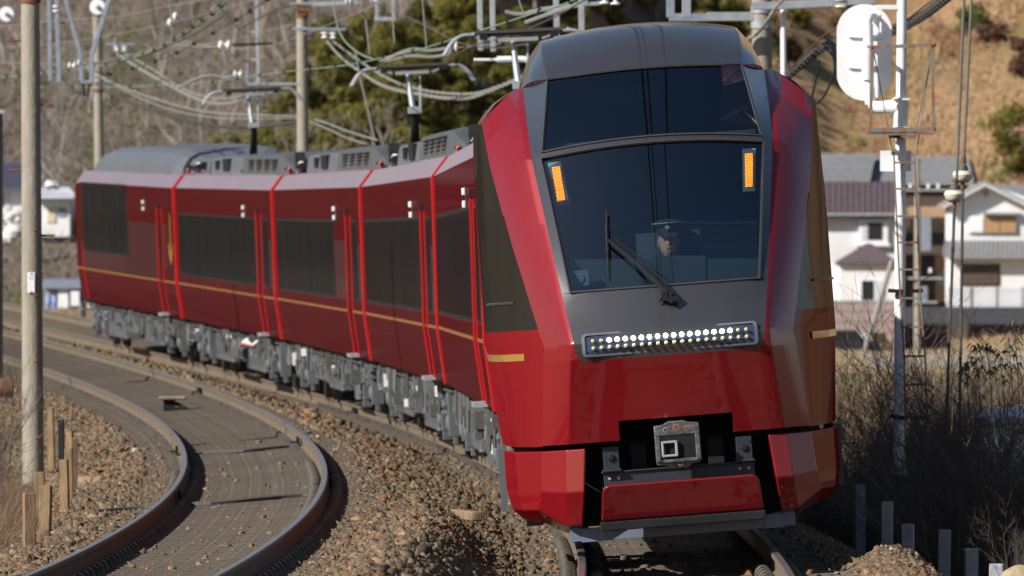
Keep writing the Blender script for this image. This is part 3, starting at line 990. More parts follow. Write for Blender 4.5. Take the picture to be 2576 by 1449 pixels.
pw.box((0, .50, .155), (1.26, .02, .09)).box((-.71, .50, .16), (.155, .02, .11)).box((.71, .50, .16), (.155, .02, .11))
pw.box((-.83, .80, .17), (.09, .6, .11)).box((.83, .80, .17), (.09, .6, .11))
pw.build('rail_guard', M('guard_sky_blue', (.16, .18, .26), (.13, .15, .22), scale=4, rough=.4), front, bevel=.004)  # blue of reflected sky and shade put into the guard's grey
for u in (-1.36, 1.36):
    MB().box((u, 4.2, .58), (.05, 2.2, .5)).build('side_step', UNDER, front)
# ------------------------------------------------------------------ the other carriages
PU = lambda w_: ipl(w_, [.946, 1.62, 3.43, 3.66], [1.338, 1.405, 1.378, 1.19])

def strip(mb, sgn, v0, v1, w0, w1, proud, depth=.03, mi=0):
    """plate that follows the curved carriage side"""
    ws = [w0] + [x for x in (1.62,) if w0 < x < w1] + [w1]
    o = [[Vector((sgn * (PU(w_) + proud), v, w_)) for w_ in ws] for v in (v0, v1)]
    i = [[Vector((sgn * (PU(w_) + proud - depth), v, w_)) for w_ in ws] for v in (v0, v1)]
    k = len(ws)
    vs = o[0] + o[1] + i[0] + i[1]
    fs = []
    for j in range(k - 1):
        fs += [(j, j + 1, k + j + 1, k + j), (2 * k + j, 3 * k + j, 3 * k + j + 1, 2 * k + j + 1), (j, 2 * k + j, 2 * k + j + 1, j + 1), (k + j, k + j + 1, 3 * k + j + 1, 3 * k + j)]
    fs += [(0, k, 3 * k, 2 * k), (k - 1, 3 * k - 1, 4 * k - 1, 2 * k - 1)]
    return mb.add(vs, fs, mi)

WHEEL = M('wheel_steel', (.05, .04, .035), (.09, .075, .06), scale=8, rough=.6, metal=.4)
def bogie(parent, v):
    m = MB()
    for s in (-1, 1):
        m.box((s * 1.02, v, .62), (.16, 2.7, .15)).box((s * 1.02, v, .80), (.5, .55, .18)).box((s * 1.05, v, .97), (.3, .42, .14))
        for d in (-1.05, 1.05):
            m.box((s * 1.06, v + d, .44), (.22, .34, .26)).box((s * 1.10, v + d * .78, .60), (.12, .10, .42)).box((s * 1.12, v + d * 1.22, .42), (.14, .12, .5))
        m.tube([(s * 1.22, v - .5, .62), (s * 1.22, v + .5, .86)], .045, 8)
        m.tube([(s * 1.2, v - 1.25, .5), (s * 1.2, v - .55, .78)], .03, 6)
        m.box((s * 1.16, v - 1.45, .55), (.18, .10, .55)).box((s * 1.2, v + .3, .42), (.10, .18, .22))
    m.box((0, v, .6), (2.0, .5, .2))
    b = m.build('bogie', UNDER, parent, bevel=.012)
    for s in (-1, 1):
        for d in (-1.05, 1.05):
            MB().lathe([(.2, -.07), (.43, -.065), (.43, .03), (.455, .035), (.455, .065), (.2, .07)], 28, (s * .755, v + d, .43), axis='x').build('wheel', WHEEL, b, smooth=True)
            c = MB()
            for k in range(5):
                c.lathe([(.075, .60 + k * .045), (.095, .62 + k * .045), (.075, .64 + k * .045)], 12, (s * 1.02, v + d, 0))
            c.build('coil_spring', UNDER2, b, smooth=True)
            MB().lathe([(.11, .0), (.11, s * .06), (.06, s * .09)], 14, (s * 1.17, v + d, .44), axis='x').build('axle_cover', UNDER2, b)
    return b

def under_box(parent, v0, v1, w0, w1, u0=-1.20, u1=-.35, mat=None, name='equipment_box', grille=False, handles=0, ribs=0):
    m = MB().box(((u0 + u1) / 2, (v0 + v1) / 2, (w0 + w1) / 2), (u1 - u0, v1 - v0, w1 - w0))
    m.box(((u0 + u1) / 2, (v0 + v1) / 2, w1 + .03), (u1 - u0 - .1, v1 - v0 - .1, .06))
    m.box((u0 + .03, v0 - .02, w0 + .02), (.08, .05, .05)).box((u1 - .1, v0 - .02, w0 + .02), (.08, .05, .05))
    o = m.build(name, mat or UNDER, parent, bevel=.02)
    if grille:
        g = MB()
        for k in range(7):
            g.box(((u0 + u1) / 2 + .05, v0 - .012, w0 + .1 + (w1 - w0 - .2) * k / 6), (u1 - u0 - .3, .02, .028))
        g.build('grille', BLACK, o)
        g = MB()
        for k in range(int((v1 - v0) / .18)):
            g.box((u0 - .008, v0 + .15 + k * .18, (w0 + w1) / 2), (.014, .03, (w1 - w0) * .6))
        g.build('louvre', UNDER2, o)
    for k in range(handles):
        MB().box((u0 - .015, v0 + .3 + k * (v1 - v0 - .5) / max(1, handles - 1), w0 + (w1 - w0) * .6), (.03, .05, .14)).build('handle', STEEL, o)
    return o

CARB = M('worn_carbon_strip', (.06, .048, .04), rough=.7)
def pantograph(parent, v):
    m = MB()
    for s in (-.45, .45):
        m.bar((s, v - .7, 3.86), (s, v + .9, 3.86), .07)
    for d in (-.65, .85):
        m.bar((-.5, v + d, 3.86), (.5, v + d, 3.86), .08)
    base = m.build('pantograph', BLACK, parent)
    for s in (-.45, .45):
        for d in (-.6, .8):
            MB().lathe([(.05, 3.70), (.075, 3.72), (.04, 3.745), (.075, 3.77), (.04, 3.795), (.075, 3.82), (.05, 3.85)], 10, (s, v + d, 0)).build('insulator', PORCW, base, smooth=True)
    a = MB()
    a.tube([(0, v + .6, 3.92), (0, v + .1, 4.25), (0, v - .12, 4.52)], [.06, .055, .045], 8, mi=1)
    a.box((0, v - .12, 4.54), (.20, .12, .10), mi=0)
    a.tube([(-.03, v - .12, 4.56), (-.07, v, 5.10)], [.045, .035], 8)
    a.tube([(.09, v - .10, 4.56), (.12, v + .02, 5.10)], .018, 6)
    a.tube([(.08, v + .5, 3.95), (.05, v - .05, 4.50)], .018, 6, mi=1)
    a.box((0, v, 5.11), (.5, .07, .05))
    a.build('arm', [STEEL, BLACK], base)
    h = MB()
    for d in (-.18, .18):
        h.box((0, v + d, 5.215), (1.06, .06, .04), mi=1)
        h.box((0, v + d, 5.18), (1.16, .035, .035), mi=2)
        for s in (-1, 1):
            h.tube(spline([(s * .55, v + d, 5.19), (s * .70, v + d, 5.185), (s * .82, v + d, 5.11), (s * .93, v + d, 4.95)], 4), .021, 6)
    for s in (-1, 1):
        h.bar((s * .5, v - .2, 5.165), (s * .5, v + .2, 5.165), .035)
        h.bar((s * .3, v, 5.11), (s * .5, v, 5.17), .03)
        h.box((s * .44, v - .22, 5.16), (.10, .05, .08), mi=2)
    h.build('collector_head', [STEEL, CARB, BLACK], base)

BELL = M('orange_marker', (.40, .07, .02), rough=.4)
def carriage(label, s0, s1, kind, pans=(), tail=False):
    a0, a1 = TP('R', s0), TP('R', s1)
    ax = (a1 - a0).normalized()
    sm = (s0 + s1) / 2
    r_ = (TP('R', sm, .5) - TP('R', sm, -.5)).normalized()
    up = r_.cross(ax).normalized()
    r_ = ax.cross(up)
    L = (a1 - a0).length
    car = bpy.data.objects.new('train_car', None)
    sc.collection.objects.link(car)
    car.matrix_world = Matrix.Translation(a0) @ Matrix((r_, ax, up)).transposed().to_4x4()
    tag(car, label, 'train car', TRAIN_GROUP)
    half = [(.946, 1.338), (1.62, 1.405), (3.43, 1.378), (3.66, 1.19)]
    def ring(v, k=1.0, dz=0.0, ku=1.0):
        return [Vector((-u * ku, v, w_ + (dz if w_ > 3 else 0))) for w_, u in half] + [Vector((0, v, 3.73 + dz))] + [Vector((u * ku, v, w_ + (dz if w_ > 3 else 0))) for w_, u in reversed(half)]
    b = MB()
    vs = lin(.28, L - .28, 9)
    rings = [ring(v) for v in vs]
    if tail:
        rings = [ring(v) for v in lin(.28, L - 2.2, 8)] + [ring(L - 1.2, dz=-.03, ku=.985), ring(L - .2, dz=-.28, ku=.93), ring(L, dz=-.75, ku=.86)]
    b.loft(rings)
    nr = len(rings[0])
    b.m = [1 if (k < (len(rings) - 1) * nr and k % nr in (2, 3, 4, 5)) else 0 for k in range(len(b.f))]
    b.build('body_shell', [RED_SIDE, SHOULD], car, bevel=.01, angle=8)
    # lip at the near end, coloured as if sunlit, gangway
    lp_ = MB()
    def ring2(v, g):
        return [Vector((-(u + g), v, w_ + g * (.4 if w_ > 3 else 0))) for w_, u in half] + [Vector((0, v, 3.73 + g))] + [Vector((u + g, v, w_ + g * (.4 if w_ > 3 else 0))) for w_, u in reversed(half)]
    lp_.loft([ring2(.25, .004), ring2(.26, .010), ring2(.34, .009), ring2(.36, .0)])
    lp_.build('end_hood', JAMB, car)
    MB().box((0, .12, 2.1), (1.7, .6, 2.5)).build('gangway', BLACK, car)
    for sg in (-1, 1):
        g = MB(); strip(g, sg, .4, L - (.3 if not tail else .6), 1.608, 1.645, .006)
        g.build('gold_line', GOLDS, car)
        # door
        d = MB(); strip(d, sg, 2.36, 3.14, 1.0, 3.02, .006)
        dr = d.build('door', RED_SIDE, car)
        d = MB(); strip(d, sg, 2.5, 2.95, 1.95, 2.75, .011)
        d.build('pane', SGLASS, dr)
        d = MB(); strip(d, sg, 3.14, 3.20, .99, 3.04, .028, .05); strip(d, sg, 2.29, 2.33, .99, 3.02, .018, .04)
        d.build('door_frame', JAMB, dr)
        d = MB(); strip(d, sg, 2.95, 3.24, 3.045, 3.12, .03, .05)
        d.build('door_pocket', BLACK, dr)
        d = MB(); d.box((sg * 1.40, 2.75, .985), (.16, .7, .05))
        d.build('door_step', STEEL, dr)
        lam = MB()
        for w_ in (2.99, 3.12):
            lam.box((sg * 1.395, 5.6, w_), (.05, .07, .075))
        lam.build('side_lamp', PORCW, car, bevel=.008)
        ic = MB(); strip(ic, sg, 5.2, 5.32, 2.95, 3.17, .012)
        ic.build('lamp_panel', FRAMEG, car)
        # bands and windows
        if kind == 'tail':
            spans, wlo, whi = [(L - 11.6, L - 2.6, 8)], 2.05, 3.40
            bm_ = MB(); strip(bm_, sg, 3.3, L - 2.4, 1.66, 2.045, .004); strip(bm_, sg, 3.3, L - 11.7, 2.05, 2.72, .004)
            bm_.build('maroon_band', MAROON, car)
            e = MB(); strip(e, sg, 1.55, 2.2, 1.85, 2.72, .004); e.build('maroon_band', MAROON, car)
            t = MB(); strip(t, sg, L - 2.75, L - 2.7, 1.0, 2.2, .012); strip(t, sg, L - 2.45, L - 2.42, 1.0, 2.2, .012)
            t.build('door_frame', JAMB, car)
        else:
            wlo, whi = 1.84, 2.92
            v_end = {'long': L - .9, 'short': L - 1.0, 'dark': L - .8}[kind]
            v_beg = {'long': 3.55, 'short': 6.0, 'dark': 3.6}[kind]
            spans = [(v_beg, v_end, 5 if kind == 'short' else 7), (1.15, 2.05, 1)]
            bm_ = MB(); strip(bm_, sg, .45, 2.2, 1.78, 2.6, .003); strip(bm_, sg, 3.3, v_end, 1.78, 2.66, .003)
            bm_.build('maroon_band', MAROON, car)
        for a, c, n_ in spans:
            wmb = MB(); strip(wmb, sg, a - .05, c + .05, wlo - .04, whi + .04, .007)
            wf = wmb.build('window', BLACK, car)
            for k in range(n_):
                p = MB(); strip(p, sg, a + (c - a) * k / n_ + .025, a + (c - a) * (k + 1) / n_ - .025, wlo, whi, .013)
                p.build('pane', SGLASS, wf)
    # roof
    if kind == 'tail':
        f_ = MB()
        def fr_(v, h, k):
            return [Vector((-1.16 * k, v, 3.63)), Vector((-1.10 * k, v, 3.63 + h * .45)), Vector((-.93 * k, v, 3.63 + h * .85)), Vector((-.72 * k, v, 3.63 + h)), Vector((.72 * k, v, 3.63 + h)), Vector((.93 * k, v, 3.63 + h * .85)),
                    Vector((1.10 * k, v, 3.63 + h * .45)), Vector((1.16 * k, v, 3.63))]
        f_.loft([fr_(.5, .02, .35), fr_(2.4, .48, 1.0), fr_(8, .52, 1.0), fr_(L - 5, .50, 1.0), fr_(L - 3, .40, .97), fr_(L - 1.9, .15, .9), fr_(L - 1.2, -.2, .8)])
        f_.build('roof_fairing', ROOFG, car, bevel=.03, angle=10)
    else:
        def ac(v, h, k=1.0):
            return [Vector((-1.13 * k, v, 3.60)), Vector((-1.06 * k, v, 3.63 + h * .9)), Vector((-.9 * k, v, 3.63 + h)), Vector((.9 * k, v, 3.63 + h)), Vector((1.06 * k, v, 3.63 + h * .9)), Vector((1.13 * k, v, 3.60))]
        m = MB().loft([ac(.9, .10, .82), ac(1.45, .37, .98), ac(1.6, .39), ac(8.6, .39), ac(8.8, .37, .97), ac(9.1, .1, .9)])
        u = m.build('air_conditioner', ACG, car, bevel=.02, angle=12)
        for v in (2.2, 3.6, 5.1, 6.6):
            g = MB()
            for k in range(5):
                for q in range(3):
                    g.box((-1.092 + .0 * k, v + q * .3, 3.715 + k * .05), (.03, .2, .03), rot=Matrix.Rotation(R(-8), 3, 'Y'))
            g.build('grille', BLACK, u)
        g = MB()
        for v in np.arange(2.0, 8.2, .55):
            g.box((-1.115, v, 3.665), (.02, .16, .03))
        g.build('latch', STEEL, u)
        g = MB().box((-.78, 1.17, 3.86), (.16, .25, .26), rot=Matrix.Rotation(R(48), 3, 'X'))
        g.build('vent_opening', BLACK, u)
        f_ = MB()
        f_.loft([ac(9.6, .05, .7), ac(11.2, .36, .86), ac(L - 2.4, .36, .86), ac(L - 1.2, .05, .7)])
        fa = f_.build('roof_fairing', ROOFG, car, bevel=.03, angle=10)
        for v, l_, h_ in ((13.5, 1.2, .22), (15.5, .5, .16)):
            MB().box((-.93, v, 3.84), (.10, l_, h_)).build('access_hatch', BLACK, fa)
    q = MB()
    q.tube([(-.85, .5, 3.80), (-.9, L * .5, 3.72), (-.85, L - 1.5, 3.78)], .035, 6)
    q.tube([(-1.02, .4, 3.74), (-1.02, 1.2, 3.76), (-.9, 1.4, 3.80)], .03, 6)
    q.box((-.6, .7, 3.80), (.5, .5, .12)).box((-.3, 1.0, 3.84), (.9, .3, .08))
    q.build('roof_cabling', BLACK, car)
    for v, u in ((.75, -.80), (.62, -.55), (.9, -.3)):
        MB().lathe([(.03, 3.72), (.065, 3.76), (.035, 3.80), (.065, 3.84), (.03, 3.88)], 10, (u, v, 0)).build('insulator', PORCW, car, smooth=True)
    MB().lathe([(.02, 3.68), (.035, 3.70), (.045, 3.74), (.03, 3.78), (.01, 3.79)], 12, (-1.02, .62, 0)).build('roof_bell', BELL, car, smooth=True)
    for v in pans:
        pantograph(car, v)
    # underfloor
    bogie(car, 3.1)
    bogie(car, L - 3.1)
    MB().box((0, L / 2, .93), (2.3, L - .8, .08)).build('underframe', BLACK, car)
    under_box(car, .42, .85, 0.50, .86, -1.22, -.72, UNDER2, 'cable_box')
    wb = MB().box((-1.0, .33, .62), (.32, .05, .24)).prism([(-.92, .46), (-.70, .46), (-.78, .30)], .05, c=(0, .33, 0))
    wb.build('white_plate', WHITE, car)
    if kind == 'tail':
        under_box(car, 5.2, 8.4, 0.30, .84, handles=0)
        under_box(car, 8.7, 11.8, 0.42, .86)
        under_box(car, 12.1, 15.4, 0.26, .84)
    elif kind == 'short':
        tk = MB().lathe([(.05, 0), (.27, .10), (.33, .3), (.33, 1.9), (.27, 2.1), (.05, 2.2)], 18, (-.88, 6.0, .62), axis='y')
        tk.build('air_tank', UNDER2, car, smooth=True)
        under_box(car, 5.3, 5.9, 0.26, .86)
        under_box(car, 8.6, 11.4, 0.32, .86, grille=True)
        under_box(car, 11.7, 15.0, 0.40, .86, handles=3)
    else:
        under_box(car, 5.2, 8.6, 0.26, .80, grille=True, handles=4)
        under_box(car, 9.0, 11.2, 0.40, .86, handles=2)
        under_box(car, 11.5, 14.9, 0.30, .84, grille=True)
        tp = MB().box((-.85, 6.0, .885), (.75, 1.5, .03))
        tp.build('white_plate', WHITE, car)
        if label.startswith('second'):
            for k in range(5):
                c = MB()
                c.tube([(-1.15, 6.0 + k * .5, .84), (-1.33, 5.9 + k * .5, .72)], .035, 6)
                c.tube([(-1.33, 5.9 + k * .5, .72), (-1.345, 5.89 + k * .5, .695)], .04, 6, mi=1)
                c.build('cable_plug', [WHITE, BELL], car)
    pc = MB()
    for k in range(34):
        v = random.uniform(.6, L - .6)
        h = random.uniform(.06, .2)
        pc.box((-random.uniform(1.15, 1.3), v, random.uniform(.5, .86)), (.10, random.uniform(.08, .25), h), mi=random.choice((0, 0, 0, 1, 1, 1, 1, 2)))
    for z in (.84, .90):
        pc.tube([(-1.24, .5, z), (-1.24, L - .5, z)], .016, 5)
    for k in range(14):
        v = random.uniform(.6, L - .6)
        pc.tube([(-1.26, v, .9), (-1.28, v + .02, random.uniform(.45, .65))], .02, 5, mi=random.choice((0, 0, 0, 1)))
    pc.build('underfloor_piping', [CABLED, UNDER2, PORCW], car)['kind'] = 'stuff'
    return car

SJ, CLN = 58.7665, 20.3119
c5 = carriage('fifth red carriage from the tail, half hidden behind the leading carriage', SJ - CLN + .1, SJ, 'dark')
c4 = carriage('fourth red carriage from the tail, with the foremost raised pantograph on its roof', SJ, SJ + CLN, 'dark', pans=(4.6 + .0,))
c3 = carriage('third red carriage from the tail, with a short dark window and round tank below', SJ + CLN, SJ + 2 * CLN, 'short', pans=(7.1,))
c2 = carriage('second red carriage from the tail, with one long dark window and orange tipped plugs below', SJ + 2 * CLN, SJ + 3 * CLN, 'long', pans=(18.4,))
c1 = carriage('tail carriage of the red train with tall panelled windows and smooth grey roof fairing', SJ + 3 * CLN, SJ + 4 * CLN, 'tail', tail=True)
bogie(front, 5.4)
# gold bird emblem on the tail carriage: a tapering neck over two spread wings
em = MB()
for poly in ([(1.02, 2.75), (1.06, 2.95), (1.10, 2.75), (1.12, 2.2), (1.0, 2.2)], [(1.06, 1.98), (.70, 2.36), (.74, 2.18), (.94, 2.0)], [(1.06, 1.98), (1.42, 2.36), (1.38, 2.18), (1.18, 2.0)],
             [(1.06, 1.92), (.88, 2.22), (1.06, 2.14), (1.24, 2.22)]):
    n = len(poly)
    em.add([(-(PU(w_) + .012), v - .1, w_) for v, w_ in poly] + [(-(PU(w_) + .003), v - .1, w_) for v, w_ in poly],
           [tuple(range(n)), tuple(range(2 * n - 1, n - 1, -1))] + [(i, n + i, n + (i + 1) % n, (i + 1) % n) for i in range(n)])
em.build('bird_emblem', GOLD, c1)
for v in (3.6, 4.2, 9.5):
    pass

# ------------------------------------------------------------------ driver behind the lower pane
dp = px_local(1682, 606, .78)
drv = bpy.data.objects.new('person', None)
sc.collection.objects.link(drv)
drv.matrix_world = FRONT_M @ Matrix.Translation(dp)
tag(drv, 'train driver in dark uniform and peaked cap behind the windscreen', 'person')
UNI = M('dark_uniform', (.022, .03, .036), rough=.8)
SKIN = M('skin', (.50, .33, .22), (.44, .28, .19), scale=12, rough=.5)
def er(cx, cy, cz, rx, ry, n=20):
    return [Vector((cx + rx * math.cos(2 * math.pi * i / n), cy + ry * math.sin(2 * math.pi * i / n), cz)) for i in range(n)]
hb_ = MB()
prof_ = [(-.78, .17, .12, 0), (-.55, .17, .12, 0), (-.40, .19, .12, 0), (-.28, .205, .115, 0), (-.22, .19, .10, .0), (-.185, .12, .075, .0), (-.165, .065, .06, 0), (-.125, .058, .058, -.005)]
hprof = [(-.105, .045, .05, -.03), (-.09, .06, .075, -.018), (-.06, .070, .088, -.008), (-.02, .076, .095, 0), (.02, .079, .098, 0), (.06, .078, .098, .002), (.10, .066, .085, .004), (.13, .03, .04, .005)]
hb_.loft([er(0, d, z, a, b) for z, a, b, d in prof_ + hprof])
npro = len(prof_)
hb_.m = [0 if i < 20 * (npro - 2) else 1 for i in range(len(hb_.f))]
hb_.m[-2] = 0
# nose, brows, lips, ears as part of the same mesh
hb_.add([(-.016, -.092, -.03), (.016, -.092, -.03), (0, -.118, -.022), (-.009, -.098, .02), (.009, -.098, .02)], [(0, 1, 2), (0, 2, 3), (1, 4, 2), (2, 4, 3)], 1)
for s in (-1, 1):
    hb_.lathe([(.004, 0), (.012, .004), (.004, .008)], 8, (s * .032, -.094, .012), axis='y', mi=2)
    hb_.box((s * .081, .0, -.01), (.012, .03, .055), 1)
    hb_.tube([(s * .19, 0, -.24), (s * .25, -.04, -.45), (s * .2, -.28, -.52)], [.055, .048, .036], 8, 0)
    hb_.box((s * .19, -.33, -.53), (.08, .09, .03), 1)
    for k in range(4):
        hb_.tube([(s * (.16 + k * .02), -.36, -.53), (s * (.16 + k * .02), -.41, -.535), (s * (.16 + k * .02), -.435, -.555)], [.009, .008, .006], 6, 1)
    hb_.tube([(s * .15, -.32, -.53), (s * .125, -.36, -.54)], [.011, .008], 6, 1)
hb_.box((0, -.092, -.058), (.042, .012, .012), 2)
hb_.build('body', [UNI, SKIN, M('lip_and_eye', (.12, .06, .05), rough=.5)], drv, smooth=True)
cap = MB()
cap.loft([er(0, 0, .045, .084, .102), er(0, 0, .10, .087, .105), er(0, -.005, .125, .118, .13), er(0, -.005, .14, .122, .135), er(0, 0, .165, .085, .10), er(0, 0, .172, .02, .02)])
cap.add([(-.08, -.06, .05), (-.05, -.135, .035), (0, -.155, .03), (.05, -.135, .035), (.08, -.06, .05), (.07, -.075, .07), (0, -.105, .075), (-.07, -.075, .07)], [(0, 1, 2, 3, 4, 5, 6, 7)])
co_ = cap.build('cap', M('cap_cloth', (.02, .03, .033), rough=.7), drv, smooth=True)
MB().tube(er(0, -.005, .139, .121, .134) + [er(0, -.005, .139, .121, .134)[0]], .004, 5, caps=False).build('piping', M('cap_piping', (.35, .45, .42), rough=.5), co_)
MB().lathe([(.024, 0), (.02, -.008), (.008, -.012)], 12, (0, -.118, .105), axis='y').build('badge', M('badge_silver', (.45, .55, .5), rough=.3, metal=.5), co_)
MB().box((.0, .16, -.2), (.5, .08, .55)).build('seat_back', CABIN, front).matrix_local = Matrix.Translation(dp)
# ------------------------------------------------------------------ concrete catenary poles
def gz(x, Y):
    return float(ground_z(np.array([x]), np.array([Y]))[0])
def tapered_pole(label, px_top, px_bot, Y, r_top, r_bot, zb=None, ztop=None, mat=CONC, bands=(), steps=(), group='concrete poles along the railway'):
    b = at(px_bot, 1200, Y)
    zb = gz(b.x, Y) - .3 if zb is None else zb
    zt = ztop if ztop else at(0, -60, Y).z
    t0 = thing('catenary_pole', label, 'pole', (b.x, Y, zb), group=group)
    dxt = at(px_top, 0, Y).x - b.x
    zz = at(0, 0, Y).z - zb
    top = Vector((dxt * (zt - zb) / zz, 0, zt - zb))
    n = 10
    MB().tube([top * (i / n) for i in range(n + 1)], [r_bot + (r_top - r_bot) * i / n for i in range(n + 1)], 28).build('pole', mat, t0, smooth=True)
    for py, mt in bands:
        z = at(0, py, Y).z - zb
        f_ = z / (zt - zb)
        r_ = r_bot + (r_top - r_bot) * f_
        MB().tube([top * f_ - Vector((0, 0, .05)), top * f_ + Vector((0, 0, .05))], r_ + .018, 24).build('band', mt, t0, smooth=True)
    for py, ang in steps:
        z = at(0, py, Y).z - zb
        f_ = z / (zt - zb)
        r_ = r_bot + (r_top - r_bot) * f_
        d = Vector((math.sin(R(ang)), -math.cos(R(ang)), 0))
        MB().tube([top * f_ + d * (r_ - .05), top * f_ + d * (r_ + .17)], .014, 6).build('step_bolt', RUST, t0)
    return t0, top, zb
lpole, ltop, lzb = tapered_pole('thick concrete pole with white number plate, beside the wooden stakes', 76, 84, 112, .118, .142, bands=((-2, RUST),),
                           steps=((102, -90), (264, 80), (428, -92), (592, 82), (578, 15), (742, 15), (907, 15), (1100, 20)))
Ypl = 112
pc_ = at(80, 711, Ypl)
pl = MB().box((0, 0, 0), (.095, .012, .265))
po = pl.build('number_plate', WHITE, lpole, bevel=.004)
po.location = (pc_.x - lpole.location.x, -.150, pc_.z - lzb)
tx = bpy.data.curves.new('lettering', 'FONT')
tx.body = '75'
tx.size = .06
tx.align_x = 'CENTER'
tmp = bpy.data.objects.new('lettering_source', tx)
sc.collection.objects.link(tmp)
tx.extrude = .001
bpy.context.view_layer.update()
to = bpy.data.objects.new('lettering', bpy.data.meshes.new_from_object(tmp.evaluated_get(bpy.context.evaluated_depsgraph_get())))
bpy.data.objects.remove(tmp)
sc.collection.objects.link(to)
to.parent = po
to.location = (.0, -.008, .035)
to.rotation_euler = (R(90), 0, 0)
to.data.materials.clear()
to.data.materials.append(M('faded_ink', (.35, .36, .37), rough=.7))
bt_ = MB().lathe([(.012, 0), (.012, -.01)], 8, (0, -.006, .115), axis='y').lathe([(.012, 0), (.012, -.01)], 8, (0, -.006, -.115), axis='y')
bt_.build('bolt', STEEL, po)
tapered_pole('concrete pole behind the tail carriage under the ring insulator', 244, 256, 250, .125, .15, bands=((36, RUST), (228, RUST)), zb=.6)
tapered_pole('concrete pole standing behind the middle carriages with rusty top bolts', 759, 766, 190, .115, .145, bands=((40, RUST), (402, STEEL), (72, STEEL)), zb=.4)
tapered_pole('concrete pole behind the leading carriage holding the steel arms', 1917, 1922, 128, .148, .155, bands=((25, STEEL), (63, STEEL)), zb=-1.6)
b = at(1971, 200, 128)
wp = thing('steel_mast', 'slim white steel mast beside the pole at the train roof', 'mast', (b.x, 127.2, -1.6))
MB().tube([(0, 0, 0), (-.03, 0, 8)], .042, 12).build('mast', WHITE, wp, smooth=True)
b = at(2308, 640, 385)
up_ = thing('utility_pole', 'far utility pole with crossarms seen behind the signal ladder', 'pole', (b.x, 385, -.9))
MB().tube([(0, 0, 0), (0, 0, 9.0)], [.17, .12], 14).build('pole', CONC, up_, smooth=True)
ar_ = MB()
for py, l in ((478, 1.9), (700, 1.2), (760, .8)):
    z = at(0, py, 385).z + .9
    ar_.box((.35, -.2, z), (l * 1.3, .09, .10))
ar_.build('crossarm', STEEL, up_)
for px, py in ((2335, 478), (2360, 478), (2290, 478), (2340, 690)):
    q = at(px, py, 385)
    MB().lathe([(.05, .05), (.10, .10), (.05, .16), (.09, .22), (.04, .28)], 10, (q.x - b.x, -.2, q.z + .9)).build('insulator', PORCW, up_, smooth=True)
tb = MB().box((.38, -.1, at(0, 590, 385).z + .9), (.45, .4, 1.5)).box((.30, -.1, at(0, 740, 385).z + .9), (.3, .3, .7))
tb.build('cable_box', STEELB, up_, bevel=.03)
lean = thing('stay_pole', 'leaning grey stay pole by the parked dark car', 'pole', at(2168, 905, 370))
MB().tube([(0, 0, 0), at(2245, 655, 370) - at(2168, 905, 370)], .11, 10).build('pole', CABLE, lean, smooth=True)

# ------------------------------------------------------------------ overhead steelwork
def steelwork(name, label, bars, Y, mat=STEEL, cat='bracket', wdt=.1):
    """bars: list of (px0,py0,px1,py1[,width]) in the plane of depth Y"""
    o0 = at(bars[0][0], bars[0][1], Y)
    t = thing(name, label, cat, o0)
    for q in bars:
        w_ = q[4] if len(q) > 4 else wdt
        nm = q[5] if len(q) > 5 else 'member'
        mt = q[6] if len(q) > 6 else mat
        MB().bar(at(q[0], q[1], Y) - o0, at(q[2], q[3], Y) - o0, w_, w_, up=(0, 1, 0)).build(nm, mt, t, bevel=.008)
    return t, o0
def insul(parent, o0, px, py, Y, r_=.08, n=2, axis='z', gap=.09, mat=PORCW):
    c = at(px, py, Y) - o0
    pr = []
    for k in range(n):
        pr += [(r_ * .35, k * gap), (r_, k * gap + gap * .25), (r_ * .9, k * gap + gap * .45), (r_ * .35, k * gap + gap * .6)]
    return MB().lathe(pr, 14, c, axis=axis).build('insulator', mat, parent, smooth=True)
t, o0 = steelwork('catenary_hanger', 'blue grey V shaped hanger frame over the tail carriage', [
    (149, -60, 203, 139, .07), (203, 139, 205, 206, .08), (292, -60, 231, 139, .08), (231, 139, 231, 206, .08), (203, 206, 233, 206, .07)], 160, STEELB)
MB().tube([at(209, 206, 160) - o0, at(212, 240, 160) - o0, at(221, 244, 160) - o0, at(226, 206, 160) - o0], .02, 6).build('cable_loop', BLACK, t)
insul(t, o0, 171, 165, 160, .07, 2, 'x'); insul(t, o0, 195, 157, 160, .07, 1, 'x')
t, o0 = steelwork('hanger_post', 'pair of straight blue steel hanger posts beside the concrete pole', [(123, -60, 127, 205, .075), (141, -60, 149, 208, .085)], 165, STEELB)
insul(t, o0, 141, 32, 165, .07, 2, 'z')
t, o0 = steelwork('drop_bracket', 'yellowed forked steel bracket hanging left of the middle pole', [
    (598, -40, 625, 76, .075, 'member', WOODP), (625, 76, 625, 152, .075, 'member', WOODP), (690, -40, 660, 76, .085, 'member', WOODP), (660, 76, 660, 152, .085, 'member', WOODP),
    (625, 81, 660, 81, .06), (644, -60, 651, 212, .08), (622, 158, 622, 212, .06, 'member', STEELB), (622, 212, 764, 211, .06, 'arm'), (632, 150, 662, 150, .06)], 185, STEEL)
insul(t, o0, 587, 186, 185, .085, 2, 'x', .12); insul(t, o0, 735, 208, 185, .05, 1, 'z', mat=RUST)
t, o0 = steelwork('registration_arm', 'dark insulated registration arm left of the forked bracket', [(585, 113, 687, 109, .05, 'arm', BLACK)], 175, STEEL)
insul(t, o0, 549, 113, 175, .10, 2, 'x', .16)
MB().tube(spline([at(a_, c_, 175) - o0 for a_, c_ in ((560, 118), (500, 119), (448, 114), (415, 121), (375, 133))], 4), .028, 6).build('steady_arm', CABLE, t)
t, o0 = steelwork('steady_bracket', 'curved steady arm on the lower green wire beside the forked bracket', [(560, 195, 587, 190, .04)], 178, STEEL)
